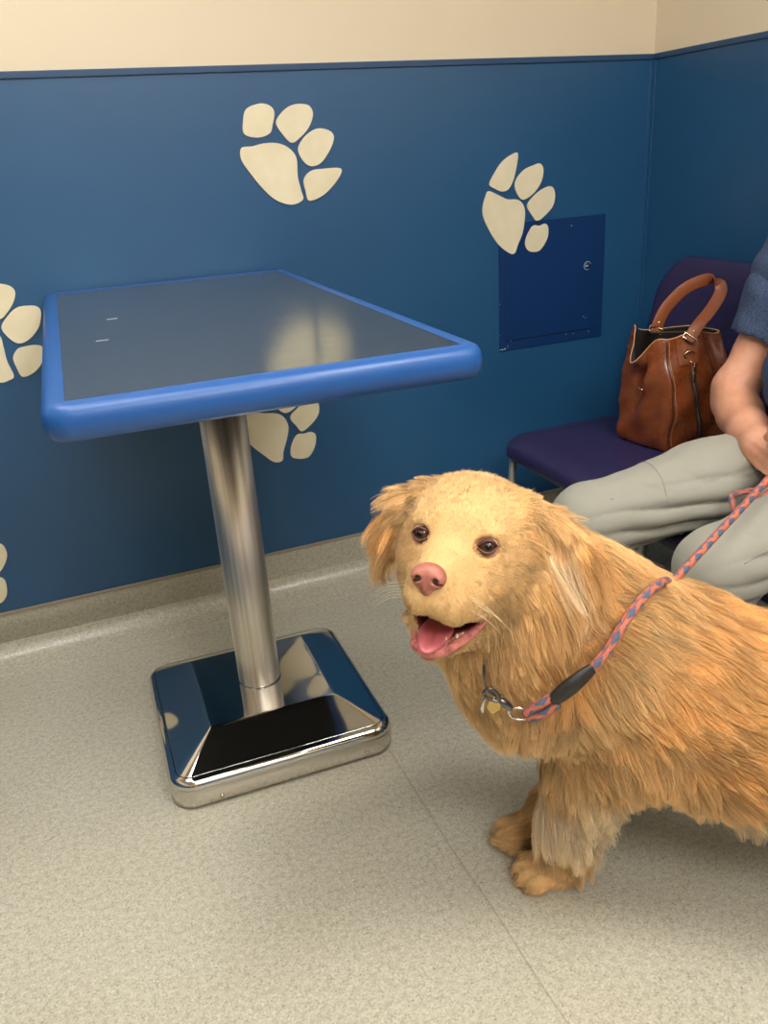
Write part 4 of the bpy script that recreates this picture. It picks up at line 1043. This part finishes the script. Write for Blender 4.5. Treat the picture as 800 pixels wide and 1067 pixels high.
cO = mixc(m_rope, mathn(m_rope, 'MULTIPLY', fleck, .35), srgb(192, 108, 82), srgb(206, 148, 124))
lk(m_rope, mixc(m_rope, blue_, cO, srgb(88, 98, 122)), pb(m_rope).inputs['Base Color'])
wv = mathn(m_rope, 'ADD', tri_(mathn(m_rope, 'MULTIPLY', s1, 6)), tri_(mathn(m_rope, 'MULTIPLY', s2, 6))); bump(m_rope, wv, .6, .0012)
m_black = mat('black_leather_keeper', srgb(34, 32, 28), .5); bump(m_black, noise(m_black, coords(m_black), 300, 3), .3, .001)
m_nick = mat('nickel_clasp', (.62, .60, .56), .2, 1.0); m_dark = mat('dark_clasp', (.16, .15, .15), .3, 1.0); m_brass = mat('brass_tag', (.60, .44, .16), .35, 1.0)
def on_dog(px, py, off):
    d = ray(px, py); d = d/np.linalg.norm(d); h = DOGBVH.ray_cast(Vector(CAM), Vector(d))
    if h[0] is None: h = DOGBVH.find_nearest(Vector(CAM+d*1.22))
    p = np.array(h[0]); n = np.array(h[1]); n = n*np.sign(-(n@d))
    n = n*.5-d*.5; n /= np.linalg.norm(n)
    return p+n*off
leash = empty('leash', tuple(on_dog(600, 700, .02))); tag(leash, 'orange and grey-blue braided rope leash running round the dog\'s neck to the person\'s hand', 'leash')
LO = np.array(leash.location)
RV = 26.0
nk = [on_dog(x, y, o) for x, y, o in ((698, 606, -.006), (689, 609, .012), (672, 618, .024), (655, 633, .025), (641, 650, .026), (627, 672, .026), (612, 690, .027))]
tube('neck_rope', [p-LO for p in nk], .0062, m_rope, leash, 16, 6, RV)
k0 = on_dog(612, 690, .027); k1 = on_dog(592, 706, .028); k2 = on_dog(572, 722, .029)
tube('leather_keeper', [p-LO for p in (k0, k0*.6+k1*.4, k1, k2*.5+k1*.5, k2)], [.0080, .0105, .0125, .0120, .0095], m_black, leash, 16, 5, flat=(1, .62))
r0 = on_dog(576, 716, .028); r1 = on_dog(560, 726, .027); r2 = on_dog(547, 735, .025)
tube('rope_end', [p-LO for p in (r0, r1, r2)], .0062, m_rope, leash, 14, 6, RV)
r0 = on_dog(578, 724, .030); r1 = on_dog(563, 735, .029); r2 = on_dog(550, 739, .026)
tube('rope_end', [p-LO for p in (r0, r1, r2)], .0062, m_rope, leash, 14, 6, RV)
rc_ = on_dog(541, 735, .025)-LO
vt = np.array([.6, -.3, -.2]); vt /= np.linalg.norm(vt); vu = np.array([.2, -.1, .9]); 
tube('ring', [rc_+vt*.0125*math.cos(a)+vu*.0095*math.sin(a) for a in np.linspace(0, 2*math.pi, 17)[:-1]], .0017, m_nick, leash, 8, 2, closed=True)
c0, c1_, c2_, c3 = (on_dog(x, y, .026)-LO for x, y in ((534, 729), (527, 723), (518, 716), (511, 711)))
cl = tube('clasp', [c0, c1_, c1_*.5+c2_*.5], [.0042, .0055, .0032], m_dark, leash, 12, 4)
tube('clasp_hook', [c1_*.5+c2_*.5, c2_+vu*.007, c3+vu*.006, c3-vu*.006-vt*.004, c2_-vu*.007, c1_*.5+c2_*.5-vu*.002], .0023, m_dark, cl, 8, 5)
ellipsoid('clasp_bolt', c2_-vu*.0052, (.0022, .0022, .0045), m_nick, cl, None, 10, 8)
# taut stretch from the withers to the person's left hand, and a bunch held in the right hand
w1 = on_dog(722, 604, .0)+P_(.022, .040, -.002); hL = LL(.055, -.022, 0); w0 = w1+(w1-hL)*.08+P_(0, 0, -.012)
tt_ = [w0, w1, w1*.75+hL*.25, w1*.5+hL*.5, w1*.2+hL*.8, hL]
tube('lead_rope', [p-LO for p in tt_], .0062, m_rope, leash, 14, 6, RV)
h0 = LR(.088, -.024, .0)
bun = [h0+P_(.02, .01, .012), h0, h0+P_(-.012, -.025, -.012), on_y(768, 514, 1.115), on_y(763, 524, 1.10), on_y(769, 534, 1.085), on_y(782, 528, 1.07), on_y(795, 517, 1.06), on_y(812, 508, 1.05), on_y(820, 516, 1.05),
       on_y(800, 524, 1.05), on_y(786, 531, 1.055), on_y(776, 540, 1.065), on_y(770, 544, 1.075), on_y(776, 536, 1.09), on_y(788, 545, 1.06), on_y(815, 535, 1.04), hL+P_(0, -.004, .01)]
tube('rope_bunch', [p-LO for p in bun], .0058, m_rope, leash, 14, 6, RV)

# the dog's slim collar with its two tags, mostly buried in the ruff
col_ = empty('dog_collar', tuple(on_dog(520, 715, .0))); tag(col_, 'thin metal dog collar with a brass tag, half buried in the ruff under the chin', 'dog collar')
CO = np.array(col_.location)
ch_ = [on_dog(x, y, o)-CO for x, y, o in ((505, 690, .006), (506, 700, .016), (510, 709, .022), (518, 716, .022), (526, 721, .008))]
tube('chain', ch_, [.0014+.0006*(i % 2) for i in range(5)], m_dark, col_, 8, 8)
tg = on_dog(518, 727, .023)-CO
o = loft('brass_tag', [[tg+vt*x_+vu*z_+np.cross(vt, vu)*y_ for x_, z_ in ((-.007, .010), (.007, .010), (.009, -.004), (.0, -.015), (-.009, -.004))] for y_ in (-.0006, .0006)], m_brass, col_, False)
t2_ = on_dog(509, 727, .022)-CO
tube('tag_hook', [t2_+vu*.012+vt*.004, t2_+vu*.013, t2_+vu*.005-vt*.002, t2_-vu*.006-vt*.001, t2_-vu*.012+vt*.001], [.0018, .002, .002, .0026, .002], m_nick, col_, 8, 4)
